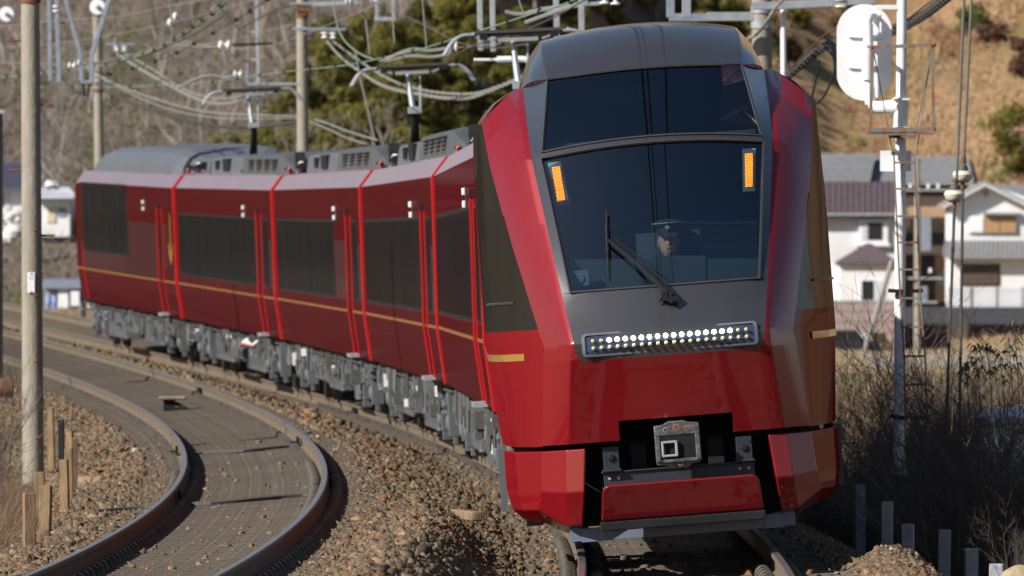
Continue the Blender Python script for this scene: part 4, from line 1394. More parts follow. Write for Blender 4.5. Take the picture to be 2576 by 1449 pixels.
MB().tube(spline([at(a_, c_, 178) - o0 for a_, c_ in ((580, 200), (530, 190), (490, 200), (446, 222))], 4), .028, 6).build('steady_arm', CABLE, t)
t, o0 = steelwork('cross_arm', 'short steel crossarm on the middle concrete pole with two white insulators', [(735, 72, 870, 74, .06)], 189, STEELB)
insul(t, o0, 816, 97, 189, .08, 2, 'z'); insul(t, o0, 838, 98, 189, .08, 2, 'z')
t, o0 = steelwork('cross_arm', 'short steel crossarm on the pole behind the tail carriage with two insulators', [(265, 111, 340, 111, .06)], 249, STEELB)
insul(t, o0, 294, 129, 249, .10, 2, 'z'); insul(t, o0, 313, 129, 249, .10, 2, 'z')
t, o0 = steelwork('cross_arm', 'rusty bolted crossarm at the top of the middle concrete pole', [(730, 14, 900, 6, .10), (745, 20, 780, 20, .16, 'clamp', RUST), (748, 34, 772, 32, .10, 'clamp', RUST)], 189.5, STEEL)
insul(t, o0, 868, 4, 189.5, .10, 2, 'x'); insul(t, o0, 930, 0, 189.5, .10, 2, 'x')
steelwork('u_bracket', 'small U shaped hanging bracket right of the middle pole', [(948, -40, 948, 50, .065), (990, -40, 990, 50, .065), (942, 48, 996, 48, .08, 'shelf')], 180, STEEL)
steelwork('hanger_post', 'two pale hanger posts left of the foremost pantograph', [(1206, -60, 1209, 128, .085), (1238, -60, 1241, 130, .085)], 135, STEEL)
t, o0 = steelwork('catenary_hanger', 'pale steel hanger frame just behind the leading carriage roof', [(1398, -40, 1402, 106, .09), (1462, -20, 1464, 100, .09), (1360, 26, 1480, 8, .08), (1470, 12, 1530, 6, .06), (1426, 70, 1462, 100, .05)], 132, STEEL)
insul(t, o0, 1520, 12, 132, .08, 2, 'z'); insul(t, o0, 1548, 14, 132, .08, 2, 'z')
t, o0 = steelwork('bracket_arm', 'horizontal steel arm with U frame on the pole behind the train roof', [
    (1778, 42, 1896, 42, .13, 'arm'), (1683, 44, 1778, 44, .115, 'arm', STEELB), (1687, -60, 1687, 44, .12, 'member', STEELB), (1727, -60, 1727, 44, .13)], 127.5, STEEL)
t, o0 = steelwork('bracket_arm', 'sloping upper steel arm reaching from the pole towards the signal', [(1892, 15, 1960, 14, .11, 'arm'), (1960, 14, 2130, 5, .12, 'arm'), (2130, 5, 2200, 2, .10, 'arm')], 127, STEEL)
insul(t, o0, 2114, 22, 127, .10, 3, 'z', .10, PORC)
t, o0 = steelwork('steady_bracket', 'white curved pipe arm behind the second pantograph', [(1192, 150, 1255, 150, .04)], 134, WHITE)
MB().tube(spline([at(a_, c_, 134) - o0 for a_, c_ in ((1250, 150), (1310, 149), (1340, 155), (1352, 172))], 4), .05, 8).build('steady_arm', WHITE, t, smooth=True)
insul(t, o0, 1128, 122, 134, .09, 1, 'x'); insul(t, o0, 1143, 118, 134, .09, 1, 'x')
t, o0 = steelwork('steady_bracket', 'pale double steady arms by the small U bracket', [(1140, 121, 1262, 110, .03)], 138, RUSTG)
for dy in (0, 16):
    MB().tube(spline([at(a_, c_ + dy, 138) - o0 for a_, c_ in ((1130, 122), (1080, 128), (1030, 126), (955, 158 - dy))], 4), .03, 6).build('steady_arm', CABLE, t)
t, o0 = steelwork('steady_bracket', 'pale forked steady arms over the train roof near the pale frame', [(1330, 30, 1362, 26, .05)], 118, STEEL)
for q in (((1370, 24), (1310, 36), (1270, 30)), ((1430, 20), (1370, 40), (1320, 58))):
    MB().tube(spline([at(a_, c_, 118) - o0 for a_, c_ in q], 4), .03, 6).build('steady_arm', CABLE, t)

# ------------------------------------------------------------------ wires
def wire(label, pts, r_, mat=CABLE, name='wire', beads=0, twist=0, coil=0, n=6):
    r_ *= .72 if r_ > .02 else .9
    P = spline([at(*p) for p in pts], 10)
    o0 = P[0].copy()
    P = [p - o0 for p in P]
    m = MB()
    if twist:
        k = len(P) * 3
        tt = lin(0, len(P) - 1.001, k)
        Q = [P[int(t)].lerp(P[int(t) + 1], t - int(t)) for t in tt]
        for ph in (0, math.pi):
            m.tube([q + Vector((0, math.cos(i * .55 + ph), math.sin(i * .55 + ph))) * r_ * .7 for i, q in enumerate(Q)], r_ * .75, 5)
    else:
        m.tube(P, r_, n)
    o = m.build(name, mat, None, smooth=True)
    o.location = o0
    tag(o, label, 'cable' if r_ > .02 or twist else 'wire', 'overhead wires and cables')
    d = 0
    if beads or coil:
        L_ = sum((P[i + 1] - P[i]).length for i in range(len(P) - 1))
        cnt = beads or coil
        acc, j = 0, 0
        bm_ = MB()
        for q in range(cnt):
            tgt = L_ * (q + .5) / cnt
            while j < len(P) - 2 and acc + (P[j + 1] - P[j]).length < tgt:
                acc += (P[j + 1] - P[j]).length
                j += 1
            p = P[j].lerp(P[j + 1], (tgt - acc) / max(1e-6, (P[j + 1] - P[j]).length))
            t_ = (P[j + 1] - P[j]).normalized()
            if beads:
                if cnt <= 60:
                    MB().tube([p - t_ * .05, p + t_ * .05], r_ + .028, 7).build('clamp', BLACK, o)
            else:
                bm_.tube([p - t_ * r_ * .55, p + t_ * r_ * .55], r_ * 1.45, 7)
        if coil:
            c = bm_.build('wrapping', CABLED, o)
            c['kind'] = 'stuff'
    return o
wire('green contact wire with dark clamps rising over the tail carriage', [(-80, 205, 205), (104, 182, 185), (200, 171, 175), (299, 153, 165), (375, 131, 157), (431, 104, 150), (490, 64, 142), (541, 28, 135), (590, -20, 128)], .014, CABLEG, beads=24)
wire('second dark messenger wire crossing above the tail carriage', [(190, 205, 178), (260, 190, 172), (375, 160, 162), (450, 130, 155), (520, 92, 147), (600, 46, 140), (640, 20, 134), (700, -20, 128)], .012, CABLED, beads=10)
wire('pale green contact wire running along the train roofs', [(60, 219, 230), (104, 219, 222), (300, 218, 205), (440, 213, 192), (560, 203, 182), (692, 184, 168), (800, 172, 158), (880, 163, 150), (948, 149, 143), (1053, 125, 134), (1101, 111, 130), (1212, 76, 122), (1338, 35, 112), (1440, 2, 104), (1540, -60, 95)], .013, CABLEG, beads=22)
wire('pair of overhead wires above the leading carriage', [(1450, -40, 101), (1560, -110, 88), (1660, -260, 72), (1730, -520, 56)], .013, CABLED)
wire('second overhead wire above the leading carriage, left of the first', [(1400, -60, 101), (1490, -140, 88), (1570, -300, 72), (1590, -600, 56)], .016, CABLED)
wire('third overhead wire above the leading carriage, highest of the three', [(1410, -70, 101), (1505, -160, 88), (1590, -340, 72), (1615, -680, 56)], .012, CABLED)
wire('slack braided feeder cable dipping left of the forked bracket', [(294, 135, 248), (350, 172, 240), (412, 207, 232), (470, 238, 222), (521, 257, 214), (575, 260, 206), (620, 245, 198), (667, 219, 190)], .045, CABLE, twist=1)
wire('upper slack feeder cable beside the braided one', [(313, 135, 248), (380, 172, 238), (450, 218, 226), (520, 244, 214), (590, 246, 203), (667, 219, 190)], .028, CABLE, twist=1)
wire('thin pale cable sagging in front of the scrub hillside', [(205, 150, 250), (243, 188, 246), (330, 228, 236), (417, 257, 226), (490, 276, 216), (556, 285, 208), (650, 290, 200), (747, 292, 191)], .03, CABLE)
wire('second thin pale cable sagging to the middle pole', [(238, 182, 248), (330, 236, 236), (430, 276, 224), (540, 296, 210), (650, 299, 200), (747, 297, 191)], .022, CABLE)
wire('dark wrapped cable hanging low above the carriage roofs', [(240, 208, 250), (264, 226, 247), (320, 254, 240), (382, 278, 232), (450, 299, 222), (521, 313, 213), (590, 320, 205), (670, 317, 197), (747, 306, 191)], .045, CABLED, coil=110)
wire('thick braided feeder cable dropping to the second pantograph', [(822, 104, 188), (860, 146, 180), (917, 188, 170), (955, 212, 163), (996, 226, 156), (1060, 238, 148), (1122, 247, 141), (1180, 246, 136), (1230, 230, 131), (1290, 205, 126), (1345, 185, 122)], .033, CABLE, twist=1)
wire('upper braided feeder cable beside the thick one', [(838, 104, 188), (900, 150, 177), (955, 186, 166), (1010, 212, 157), (1070, 228, 149), (1140, 236, 141), (1200, 234, 135), (1260, 214, 129), (1345, 180, 122)], .026, CABLE, twist=1)
wire('green jumper wire curving down right of the middle pole', [(836, -20, 168), (841, 21, 166), (846, 52, 162), (854, 80, 158), (870, 106, 154), (895, 128, 150), (915, 140, 147), (939, 149, 144)], .016, CABLEG)
wire('thin cable falling right from the middle pole to the roofs', [(790, 300, 186), (828, 312, 182), (880, 332, 176), (950, 353, 168)], .02, CABLE)
wire('lower thin cable falling right from the middle pole', [(780, 306, 187), (828, 326, 182), (870, 346, 177), (920, 362, 170)], .018, CABLE)
wire('grey guy wire slanting down behind the carriage roofs', [(895, 130, 170), (905, 190, 170), (922, 260, 170), (938, 330, 170), (944, 352, 170)], .02, CABLE)
wire('thin wire crossing high at the left in front of the woods', [(-40, 70, 215), (170, 50, 205), (300, 41, 198), (420, 16, 190), (560, -8, 182)], .012, CABLE)
wire('long thin pale wire sloping across to the middle pole top', [(-40, 200, 240), (260, 166, 222), (430, 106, 212), (560, 122, 204), (660, 118, 196), (760, 88, 190), (880, 40, 182), (960, 5, 176)], .013, CABLE)
for a, b_, lb in (((382, -10, 150), (398, 116, 158), 'pale dropper wire left of the forked bracket, leftmost of three'), ((426, -10, 150), (435, 105, 150), 'pale dropper wire left of the forked bracket, middle of three'),
              ((482, -10, 143), (486, 70, 143), 'orange tinted dropper wire, rightmost of three before the forked bracket'), ((284, -10, 165), (300, 140, 166), 'thin dropper wire above the tail carriage shoulder'),
              ((984, -10, 140), (992, 108, 138), 'thin dropper wire beside the small U bracket'), ((1062, -10, 133), (1073, 118, 133), 'thin dropper wire left of the two pale hanger posts'),
              ((920, 50, 146), (930, 138, 145), 'thin dropper wire under the small U bracket')):
    wire(lb, [a, tuple((a[i] + b_[i]) / 2 for i in range(3)), b_], .011, RUSTG if 'orange' in lb else CABLE)
wire('thick dark wrapped cable crossing behind the signal disc', [(1960, 205, 128), (1984, 190, 127), (2043, 138, 124), (2102, 106, 121), (2180, 100, 117), (2251, 76, 114), (2320, 40, 110), (2386, -10, 106), (2440, -60, 103)], .065, CABLED, coil=60)
wire('thin brown wire above the thick wrapped cable', [(1984, 180, 126), (2043, 118, 123), (2110, 70, 120), (2251, 60, 113), (2330, 12, 109), (2372, -20, 107)], .014, RUST)
wire('black cable loop hanging beside the signal disc', [(2070, 106, 120), (2078, 120, 120), (2100, 150, 120), (2098, 185, 120), (2074, 240, 120), (2052, 262, 120), (2040, 258, 120), (2047, 225, 120), (2062, 150, 120)], .018, BLACK)
wire('short thick black cable end on the wrapped cable', [(2078, 104, 120.5), (2092, 112, 120.5), (2102, 150, 120.5), (2105, 190, 120.5)], .055, BLACK)
wire('twisted grey cable climbing beside the pole top', [(1868, 112, 125), (1885, 96, 125), (1905, 84, 125), (1925, 60, 126), (1950, 20, 126), (1990, -20, 126)], .03, CABLE, twist=1)

for lb, pts, r_, m_ in (
    ('dark bundled wire crossing left behind the thick pole', ((-40, 192, 190), (80, 200, 180), (200, 165, 170), (330, 148, 160), (470, 95, 150), (560, 40, 142)), .022, CABLED),
    ('thin dark wire running low past the V frame', ((-40, 262, 215), (40, 235, 210), (170, 214, 204), (330, 208, 196), (470, 196, 186)), .014, CABLED),
    ('dark wire crossing steeply at the top beside the yellowed bracket', ((520, -20, 150), (556, 22, 150), (588, 55, 150), (604, 82, 150)), .018, CABLED),
    ('pale tube arm rising to the top of the middle pole', ((596, 76, 172), (640, 52, 174), (700, 22, 178), (742, 14, 184), (775, 18, 188)), .03, CABLE),
    ('thin grey wire high in front of the hillside at the left', ((-40, 122, 245), (120, 112, 232), (300, 84, 220), (452, 52, 210), (640, 0, 198)), .012, CABLE),
    ('thin pale wire across the wood to the middle pole band', ((-40, 155, 246), (200, 160, 230), (380, 128, 216), (560, 104, 204), (745, 60, 191)), .012, CABLE),
    ('grey stay wire from the middle pole down to the roofs at the left', ((745, 150, 188), (700, 190, 182), (640, 232, 178), (600, 250, 176)), .014, CABLED),
    ('thin messenger wire above the second pantograph', ((880, -20, 165), (980, 22, 155), (1080, 70, 146), (1158, 108, 138), (1250, 120, 128), (1330, 110, 120)), .012, CABLED),
    ('thin dark wire joining the pantograph area to the pale posts', ((1120, 150, 136), (1200, 112, 130), (1290, 88, 124), (1400, 40, 114), (1470, 0, 106)), .013, CABLED),
    ('dropper pair wire above the foremost pantograph', ((1300, -20, 112), (1312, 20, 112), (1322, 44, 112)), .011, CABLE)):
    wire(lb, pts, r_, m_)
# ball insulators on the two guy wires
for lb, pts, c in (('dark guy wire with cream disc insulator, the nearer left one of the pair', ((2432, -40, 96), (2425, 0, 96), (2407, 448, 96)), (2401, 487)),
                   ('dark guy wire with cream disc insulator, the farther right one of the pair', ((2451, -40, 97), (2444, 0, 97), (2425, 392, 97)), (2422, 438))):
    Y = pts[0][2]
    g0 = at(c[0], c[1], Y)
    t = thing('guy_wire', lb, 'guy wire', g0, group='guy wires with insulators')
    MB().tube([at(*p) - g0 for p in pts], .0165, 6).build('upper_wire', CABLEK, t)
    dx = -26 if c[0] < 2410 else -10
    MB().tube([Vector((0, 0, -.15)), at(c[0] + dx * .45, 830, Y) - g0, at(c[0] + dx, 1195, Y) - g0, at(c[0] + dx - 2, 1330, Y) - g0], .0165, 6).build('lower_wire', CABLED, t)
    MB().tube([Vector((0, 0, .12)), at(*pts[-1]) - g0], [.045, .022], 8).build('clevis', RUST, t)
    MB().lathe([(.02, -.10), (.06, -.095), (.105, -.05), (.118, -.005), (.10, .03), (.05, .045)], 22, (0, 0, 0)).build('disc', PORC, t, smooth=True)
    MB().lathe([(.062, .04), (.058, .09), (.04, .13), (.02, .14)], 14, (0, -.02, -.03)).build('metal_cap', CABLED, t, smooth=True)
    MB().tube([(0, -.01, -.10), (-.005, -.01, -.17)], .022, 6).build('pin', RUST, t)
ri = thing('ring_insulator', 'white ring disc insulator on the top wire above the V frame', 'insulator', at(246, 18, 198))
MB().lathe([(.17, 0), (.18, .02), (.15, .05), (.13, .03), (.11, .06), (.08, .04), (.05, .09)], 24, (0, -.1, 0), axis='y').build('disc', PORCW, ri, smooth=True)
MB().lathe([(.05, .1), (.05, -.16), (.03, -.18)], 12, (0, -.05, 0), axis='y').build('cap', STEEL, ri, smooth=True)
ri = thing('ring_insulator', 'white ring disc insulator at the far left edge beside the pole', 'insulator', at(17, 36, 205))
MB().lathe([(.17, 0), (.18, .02), (.15, .05), (.13, .03), (.11, .06), (.08, .04), (.05, .09)], 24, (0, -.1, 0), axis='y').build('disc', PORCW, ri, smooth=True)
MB().lathe([(.05, .1), (.05, -.16), (.03, -.18)], 12, (0, -.05, 0), axis='y').build('cap', STEEL, ri, smooth=True)
fi = thing('strain_insulator', 'white insulator pair on a slanting wire above the registration arm', 'insulator', at(440, 40, 190))
for dx, dz in ((0, 0), (-.12, -.14)):
    MB().lathe([(.03, -.05), (.10, 0), (.09, .04), (.03, .09)], 12, (dx, 0, dz), axis='x').build('disc', PORCW, fi, smooth=True)
lm = thing('black_cabinet', 'dark cabinet post cut by the left edge', 'post', (at(-6, 300, 150).x, 150, .2))
MB().box((0, 0, 2.4), (.17, .17, 4.9)).build('post', BLACK, lm)
MB().box((0, 0, 4.88), (.26, .2, .07)).build('cap', STEEL, lm)

# ------------------------------------------------------------------ signal seen from behind
YS = 100.0
sb = at(2262, 1180, YS)
sig = thing('railway_signal', 'white railway signal seen from behind with oval backboard, ladder and rusty basket', 'signal', sb)
SW = lambda px, py, dy=0: at(px, py, YS + dy) - sb
k_ = YS / F
MB().tube([SW(2262, 1180), SW(2264, 640), SW(2266, 345), SW(2270, -60)], [.066, .062, .060, .056], 20).build('pole', WHITE, sig, smooth=True)
MB().tube([SW(2265, 345), SW(2267, 245)], .080, 20).box(SW(2267, 322), (.19, .19, .02)).box(SW(2267, 250), (.19, .19, .02)).build('clamp', WHITE, sig, smooth=True)
MB().tube([SW(2262, 1195), SW(2262, 1172)], .09, 16).build('base_plate', STEEL, sig)
ov = []
for i in range(48):
    a = 2 * math.pi * i / 48
    x, z = math.cos(a), math.sin(a)
    r_ = 70 * k_
    ov.append((x * r_, z * r_ + (52 * k_ if z > 0 else -52 * k_)))
c0 = SW(2175, 132, .22)
MB().prism(ov, .012, c=c0).build('backboard', WHITE, sig, bevel=.004)
MB().tube([SW(2190, 262, .08), SW(2186, 220, .08)], .062, 14).tube([SW(2186, 220, .08), SW(2184, 60, .08)], .058, 14).tube([SW(2183, 200, .06), SW(2184, 120, .02)], .070, 14).tube(
    spline([SW(2184, 60, .08), SW(2184, 48, .08), SW(2190, 42, .12), SW(2200, 44, .2)], 4), .05, 10).build('lamp_case', WHITE, sig, smooth=True)
for py in (90, 168):
    MB().bar(SW(2134, py, .2), SW(2220, py + 2, .2), .035, .03).build('stiffener', WHITE, sig)
MB().bar(SW(2200, 18), SW(2262, 18), .05, .08).bar(SW(2180, 25), SW(2200, 20), .03, .06).build('upper_arm', WHITE, sig)
MB().tube([SW(2190, 262, .08), SW(2205, 270, .05), SW(2262, 268)], [.062, .07, .085], 14).build('lower_arm', WHITE, sig, smooth=True)
MB().box(SW(2183, 124, .0), (.06, .03, .03)).box(SW(2178, 117, .0), (.03, .04, .05)).box(SW(2215, 60, .1), (.02, .05, .2)).build('latch', WHITE, sig)
# ladder
RL = [(2249, 395), (2262, 700), (2275, 905), (2278, 1140)]
RR = [(2301, 395), (2312, 700), (2328, 905), (2334, 1140)]
for c in (RL, RR):
    MB().tube([SW(x, y, -.12) for x, y in c], .011, 6).build('ladder_rail', RUSTG, sig)
def onrail(c, y):
    return float(np.interp(y, [q[1] for q in c], [q[0] for q in c]))
for y in (409, 475, 544, 610, 678, 750, 823, 896, 968, 1045):
    MB().bar(SW(onrail(RL, y) - 1, y, -.12), SW(onrail(RR, y) + 1, y, -.12), .024, .03).build('ladder_rung', RUSTG, sig)
MB().bar(SW(2234, 731, -.1), SW(2272, 733, -.1), .045, .05).bar(SW(2288, 733, -.1), SW(2322, 731, -.1), .045, .05).build('step_plate', BLACK, sig)
MB().bar(SW(2236, 1046, -.1), SW(2282, 1052, -.1), .045, .05).bar(SW(2286, 1044, -.1), SW(2334, 1052, -.1), .045, .05).build('step_plate', BLACK, sig)
# basket
bs = MB()
for d in (-.30, .25):
    bs.bar(SW(2192, 119, d), SW(2352, 113, d), .042, .035)
    bs.bar(SW(2188, 328, d), SW(2350, 325, d), .05, .05)
    bs.bar(SW(2194, 119, d), SW(2190, 330, d), .035, .035)
    bs.bar(SW(2348, 114, d), SW(2347, 200, d), .035, .035).bar(SW(2347, 200, d), SW(2349, 326, d), .035, .035)
for x, y in ((2192, 119), (2352, 113), (2188, 329), (2350, 325), (2240, 330), (2300, 330)):
    bs.bar(SW(x, y, -.30), SW(x, y, .25), .04, .04)
bs.bar(SW(2180, 336, -.3), SW(2352, 336, -.3), .03, .03).bar(SW(2235, 344, -.1), SW(2300, 344, -.1), .03, .06)
bs.build('basket', RUSTG, sig)
for q in (((2196, 122), (2245, 380)), ((2345, 116), (2305, 390)), ((2338, 160), (2302, 345))):
    MB().tube([SW(q[0][0], q[0][1], -.28), SW(q[1][0], q[1][1], -.2)], .007, 5).build('stay_wire', CABLEK, sig)
MB().box(SW(2239, 405, .1), (50 * k_, .01, 52 * k_)).box(SW(2278, 405, .1), (28 * k_, .01, 52 * k_)).build('plate', WHITE, sig)
MB().box(SW(2247, 386, .08), (10 * k_, .01, 7 * k_)).build('plate_label', CABLED, sig)

# ------------------------------------------------------------------ stakes, posts and odds and ends beside the track
ST = thing
stk = [(75, 1240, 1372, 78, .068, 'foremost weathered wooden stake on the left bank'), (112, 1221, 1344, 82, .068, 'second wooden stake with white frosted edges'), (105, 1187, 1330, 85, .062, 'wooden stake standing close behind the white edged stake'),
       (164, 1156, 1272, 92, .058, 'wooden stake in the middle of the row, left of a pair'), (175, 1128, 1240, 96, .056, 'wooden stake in the middle of the row, right of a pair'), (183, 1102, 1200, 101, .054, 'wooden stake beside the end of the lying log'),
       (176, 1085, 1180, 104, .052, 'wooden stake with split top behind the lying log'), (156, 1056, 1140, 108, .048, 'short dark wooden stake near the concrete pole'), (131, 1026, 1110, 114, .052, 'farthest pale wooden stake beside the concrete pole')]
for i, (px, y0, y1, Y, w_, lb) in enumerate(stk):
    b = at(px, y1, Y)
    g = min(b.z, gz(b.x, Y))
    h = at(px, y0, Y).z - g + .12
    m = MB().box((0, 0, h / 2), (w_ * 1.6, w_ * 1.2, h), taper=.97)
    o = m.build('wooden_stake', BLACK if 'dark' in lb else WOOD, None, bevel=.008)
    o.location = (b.x, Y, g - .12)
    o.rotation_euler = (random.uniform(-.03, .03), random.uniform(-.045, .045), random.uniform(-.4, .4))
    tag(o, lb, 'stake', 'wooden stakes along the left bank')
b = at(222, 1152, 101)
lg = MB().tube([(-.12, .9, -.02), (.20, -.25, .0)], [.075, .07], 12).build('log', WOOD, None, smooth=True)
lg.location = (b.x, 101, gz(b.x, 101) + .06)
tag(lg, 'pale cut log lying on the stones behind the stakes', 'log')
b = at(1135, 1228, 80)
pk = MB().bar((-.22, .9, -.02), (.24, -.9, -.02), .10, .09, up=(0, 0, 1)).build('timber', WOOD, None, bevel=.015)
pk.location = (b.x, 80, gz(b.x, 80) + .05)
tag(pk, 'pale timber bar lying on the ballast between the tracks', 'timber')
b = at(262, 948, 0 + 150)
dv = thing('track_device', 'small flat topped device standing between the rails of the empty track', 'track device', TP('L', 88, -.1, -.19))
MB().box((0, 0, .20), (.42, .30, .055)).build('top_plate', WOODP, dv, bevel=.02)
MB().box((-.05, 0, .09), (.18, .14, .17)).tube([(.05, 0, .12), (.22, -.1, .03)], .03, 6).box((.05, -.05, .03), (.30, .16, .06)).build('bracket', BLACK, dv)
for i, (s, o0_, o1_, lb) in enumerate(((40.5, -1.5, .75, 'dark bond cable crossing the sleepers of the empty track by the far joints'), (63, -.8, .85, 'dark cable crossing the sleepers further along the empty track'), (14, -.9, .5, 'dark cable half buried in stones at the near end of the empty track'))):
    P = [TP('L', s + .25 * math.sin(k * .9), o0_ + (o1_ - o0_) * k / 10, -.165) for k in range(11)]
    o = MB().tube(P, .022, 6).build('cable', CABLED, None, smooth=True)
    tag(o, lb, 'cable')
pst = [(2163, 1218, 1300, 92, 'dim concrete post in the shade nearest the train skirt'), (2231, 1262, 1400, 82, 'pale concrete post in the shade, second from the train'), (2285, 1318, 1440, 77, 'darkest concrete post deep in the shade of the shrubs'),
       (2373, 1332, 1500, 74, 'grey concrete post with twig shadows, fourth from the train'), (2441, 1380, 1540, 70.5, 'grey concrete post standing left of the sunlit one'), (2504, 1418, 1570, 65, 'sunlit white concrete post top at the lower right')]
for px, y0, y1, Y, lb in pst:
    b, t_ = at(px, y1, Y), at(px, y0, Y)
    g = gz(b.x, Y)
    lo_ = min(b.z, g) - .1
    h = t_.z - lo_
    o = MB().box((0, 0, h / 2), (.105, .10, h)).build('concrete_post', CONCL, None, bevel=.008)
    o.location = (b.x, Y, lo_)
    o.rotation_euler = (0, random.uniform(-.02, .02), random.uniform(-.2, .2))
    tag(o, lb, 'post', 'concrete posts along the right bank')
b = at(2566, 1475, 60.3)
rk = MB().lathe([(.02, -.14), (.14, -.10), (.17, 0), (.13, .10), (.03, .15)], 9, (0, 0, 0)).build('boulder', M('tan_rock', (.36, .28, .18), (.28, .21, .13), scale=6, rough=.95, bump=.4), None, bevel=.02)
rk.location = b
tag(rk, 'tan boulder at the lower right corner beside the sunlit post', 'boulder')
b = at(2535, 1120, 92)
tk_ = thing('water_tank', 'pale blue white round topped tank behind the dark twigs', 'tank', (b.x, 92, b.z - .5))
MB().lathe([(.30, 0), (.30, .72), (.33, .74), (.33, .80), (.26, .86), (.05, .90)], 28).build('body', M('tank_plastic', (.62, .66, .72), rough=.5), tk_, smooth=True)
MB().lathe([(.335, .73), (.34, .79), (.335, .80)], 28).build('rim', M('tank_rim', (.5, .5, .53), rough=.5), tk_, smooth=True)
b = at(14, 972, 122)
dr_ = thing('rusty_drum', 'rusty orange drum lying half in the brush at the left edge', 'drum', (b.x, 120, b.z))
MB().lathe([(.13, -.34), (.14, -.3), (.135, 0), (.14, .2), (.13, .22)], 24, axis='x').build('shell', M('orange_rust', (.26, .10, .035), (.15, .08, .045), scale=9, rough=.95, bump=.3), dr_, smooth=True)
# ------------------------------------------------------------------ houses beyond the line
PLAST = M('white_plaster', (.74, .74, .75), (.66, .66, .67), scale=.8, rough=.85, bump=.05)
PLASTB = M('bluish_plaster', (.58, .60, .66), (.50, .52, .58), scale=.8, rough=.85)
MARR = M('maroon_roof', (.105, .078, .09), (.085, .062, .073), scale=1.5, rough=.7)
TILE = M('grey_roof_tile', (.30, .30, .31), (.22, .225, .235), scale=2.5, rough=.6)
TILED = M('dark_blue_roof', (.075, .08, .12), (.06, .065, .10), scale=2, rough=.55)
BRWN = M('brown_timber_wall', (.10, .065, .05), (.07, .05, .04), scale=3, rough=.85)
TANW = M('tan_wall', (.46, .30, .20), (.40, .26, .17), scale=2, rough=.9)
TANS = M('tan_shutter', (.42, .25, .12), (.36, .21, .10), scale=3, rough=.7)
PANE = M('dark_house_pane', (.02, .022, .025), rough=.08, spec=.6)
def hpart(t, o0, nm, x0, y0, x1, y1, Y, d, mat, bev=.02):
    """box whose front face fills the given pixels at depth Y, d metres deep"""
    a, b = at(x0, y1, Y) - o0, at(x1, y0, Y) - o0
    return MB().box(((a.x + b.x) / 2, a.y + d / 2, (a.z + b.z) / 2), (b.x - a.x, d, b.z - a.z)).build(nm, mat, t, bevel=bev)
def hslope(t, o0, nm, xe0, xe1, ye, xr0, xr1, yr, Y, d, mat, thick=.14, ribs=0):
    """roof plane rising from the eave (pixels at depth Y) to the ridge d metres further back"""
    q = [at(xe0, ye, Y) - o0, at(xe1, ye, Y) - o0, at(xr1, yr, Y + d) - o0, at(xr0, yr, Y + d) - o0]
    m = MB().add(q + [p - Vector((0, 0, thick)) for p in q], [(0, 1, 2, 3), (7, 6, 5, 4), (0, 4, 5, 1), (1, 5, 6, 2), (2, 6, 7, 3), (3, 7, 4, 0)])
    o = m.build(nm, mat, t)
    if ribs:
        g = MB()
        for k in range(ribs + 1):
            f_ = k / ribs
            g.bar(q[0].lerp(q[1], f_) + Vector((0, 0, .03)), q[3].lerp(q[2], f_) + Vector((0, 0, .03)), .10, .07, up=(0, 0, 1))
        for k in range(1, 7):
            f_ = k / 7
            g.bar(q[0].lerp(q[3], f_) + Vector((0, 0, .02)), q[1].lerp(q[2], f_) + Vector((0, 0, .02)), .05, .05, up=(0, 0, 1))
        r_ = g.build('tile_ribs', mat, o, recalc=False)
        r_['kind'] = 'stuff'
    return o
Y = 500
o0 = at(2180, 885, Y)
A = thing('house', 'white two storey house with maroon roof and hipped porch beside the train', 'house', o0)
hpart(A, o0, 'wall', 1950, 538, 2254, 890, Y, 7, PLAST)
hslope(A, o0, 'roof', 1935, 2262, 541, 1935, 2262, 458, Y - .7, 4.0, MARR, ribs=22)
hslope(A, o0, 'roof', 2262, 1935, 541, 2262, 1935, 466, Y + 7.5, -3.4, MARR)
hpart(A, o0, 'gutter', 1935, 536, 2262, 543, Y - .78, .10, STEEL)
wn = hpart(A, o0, 'window', 2160, 552, 2234, 614, Y - .25, .3, WHITE)
hpart(A, o0, 'pane', 2184, 560, 2220, 604, Y - .28, .06, PANE)
hpart(A, o0, 'pane', 2168, 560, 2182, 604, Y - .28, .06, PLASTB)
hpart(A, o0, 'sill', 2154, 612, 2240, 620, Y - .35, .35, WHITE)
hpart(A, o0, 'wall', 2112, 660, 2254, 765, Y - 1.8, 1.9, PLAST)
pr = MB()
q = [at(2098, 661, Y - 2.2) - o0, at(2262, 661, Y - 2.2) - o0, at(2262, 661, Y) - o0, at(2098, 661, Y) - o0, at(2180, 612, Y - .8) - o0, at(2192, 612, Y - .8) - o0]
pr.add(q, [(0, 1, 5, 4), (1, 2, 5), (2, 3, 4, 5), (3, 0, 4), (3, 2, 1, 0)])
pr.build('porch_roof', MARR, A)
hpart(A, o0, 'window', 2160, 702, 2226, 760, Y - 1.86, .1, WHITE)
hpart(A, o0, 'pane', 2168, 706, 2198, 756, Y - 1.9, .06, PANE)
hpart(A, o0, 'pane', 2201, 706, 2222, 756, Y - 1.9, .06, PLASTB)
Y = 485
o0 = at(2180, 888, Y)
W = thing('boundary_wall', 'long dusky pink garden wall below the white house', 'wall', o0)
hpart(W, o0, 'wall', 2000, 760, 2258, 890, Y, .3, M('pink_block_wall', (.33, .255, .25), (.28, .215, .21), scale=1.5, rough=.9))
for y in (783, 809, 835, 861):
    hpart(W, o0, 'course_joint', 2000, y, 2258, y + 1.2, Y - .015, .02, BRWN, 0)
hpart(W, o0, 'coping', 1998, 755, 2260, 761, Y - .05, .4, CONCL)
Y = 535
o0 = at(2300, 880, Y)
Bh = thing('house', 'old house with grey tiled roofs and brown timber wall behind the signal pole', 'house', o0)
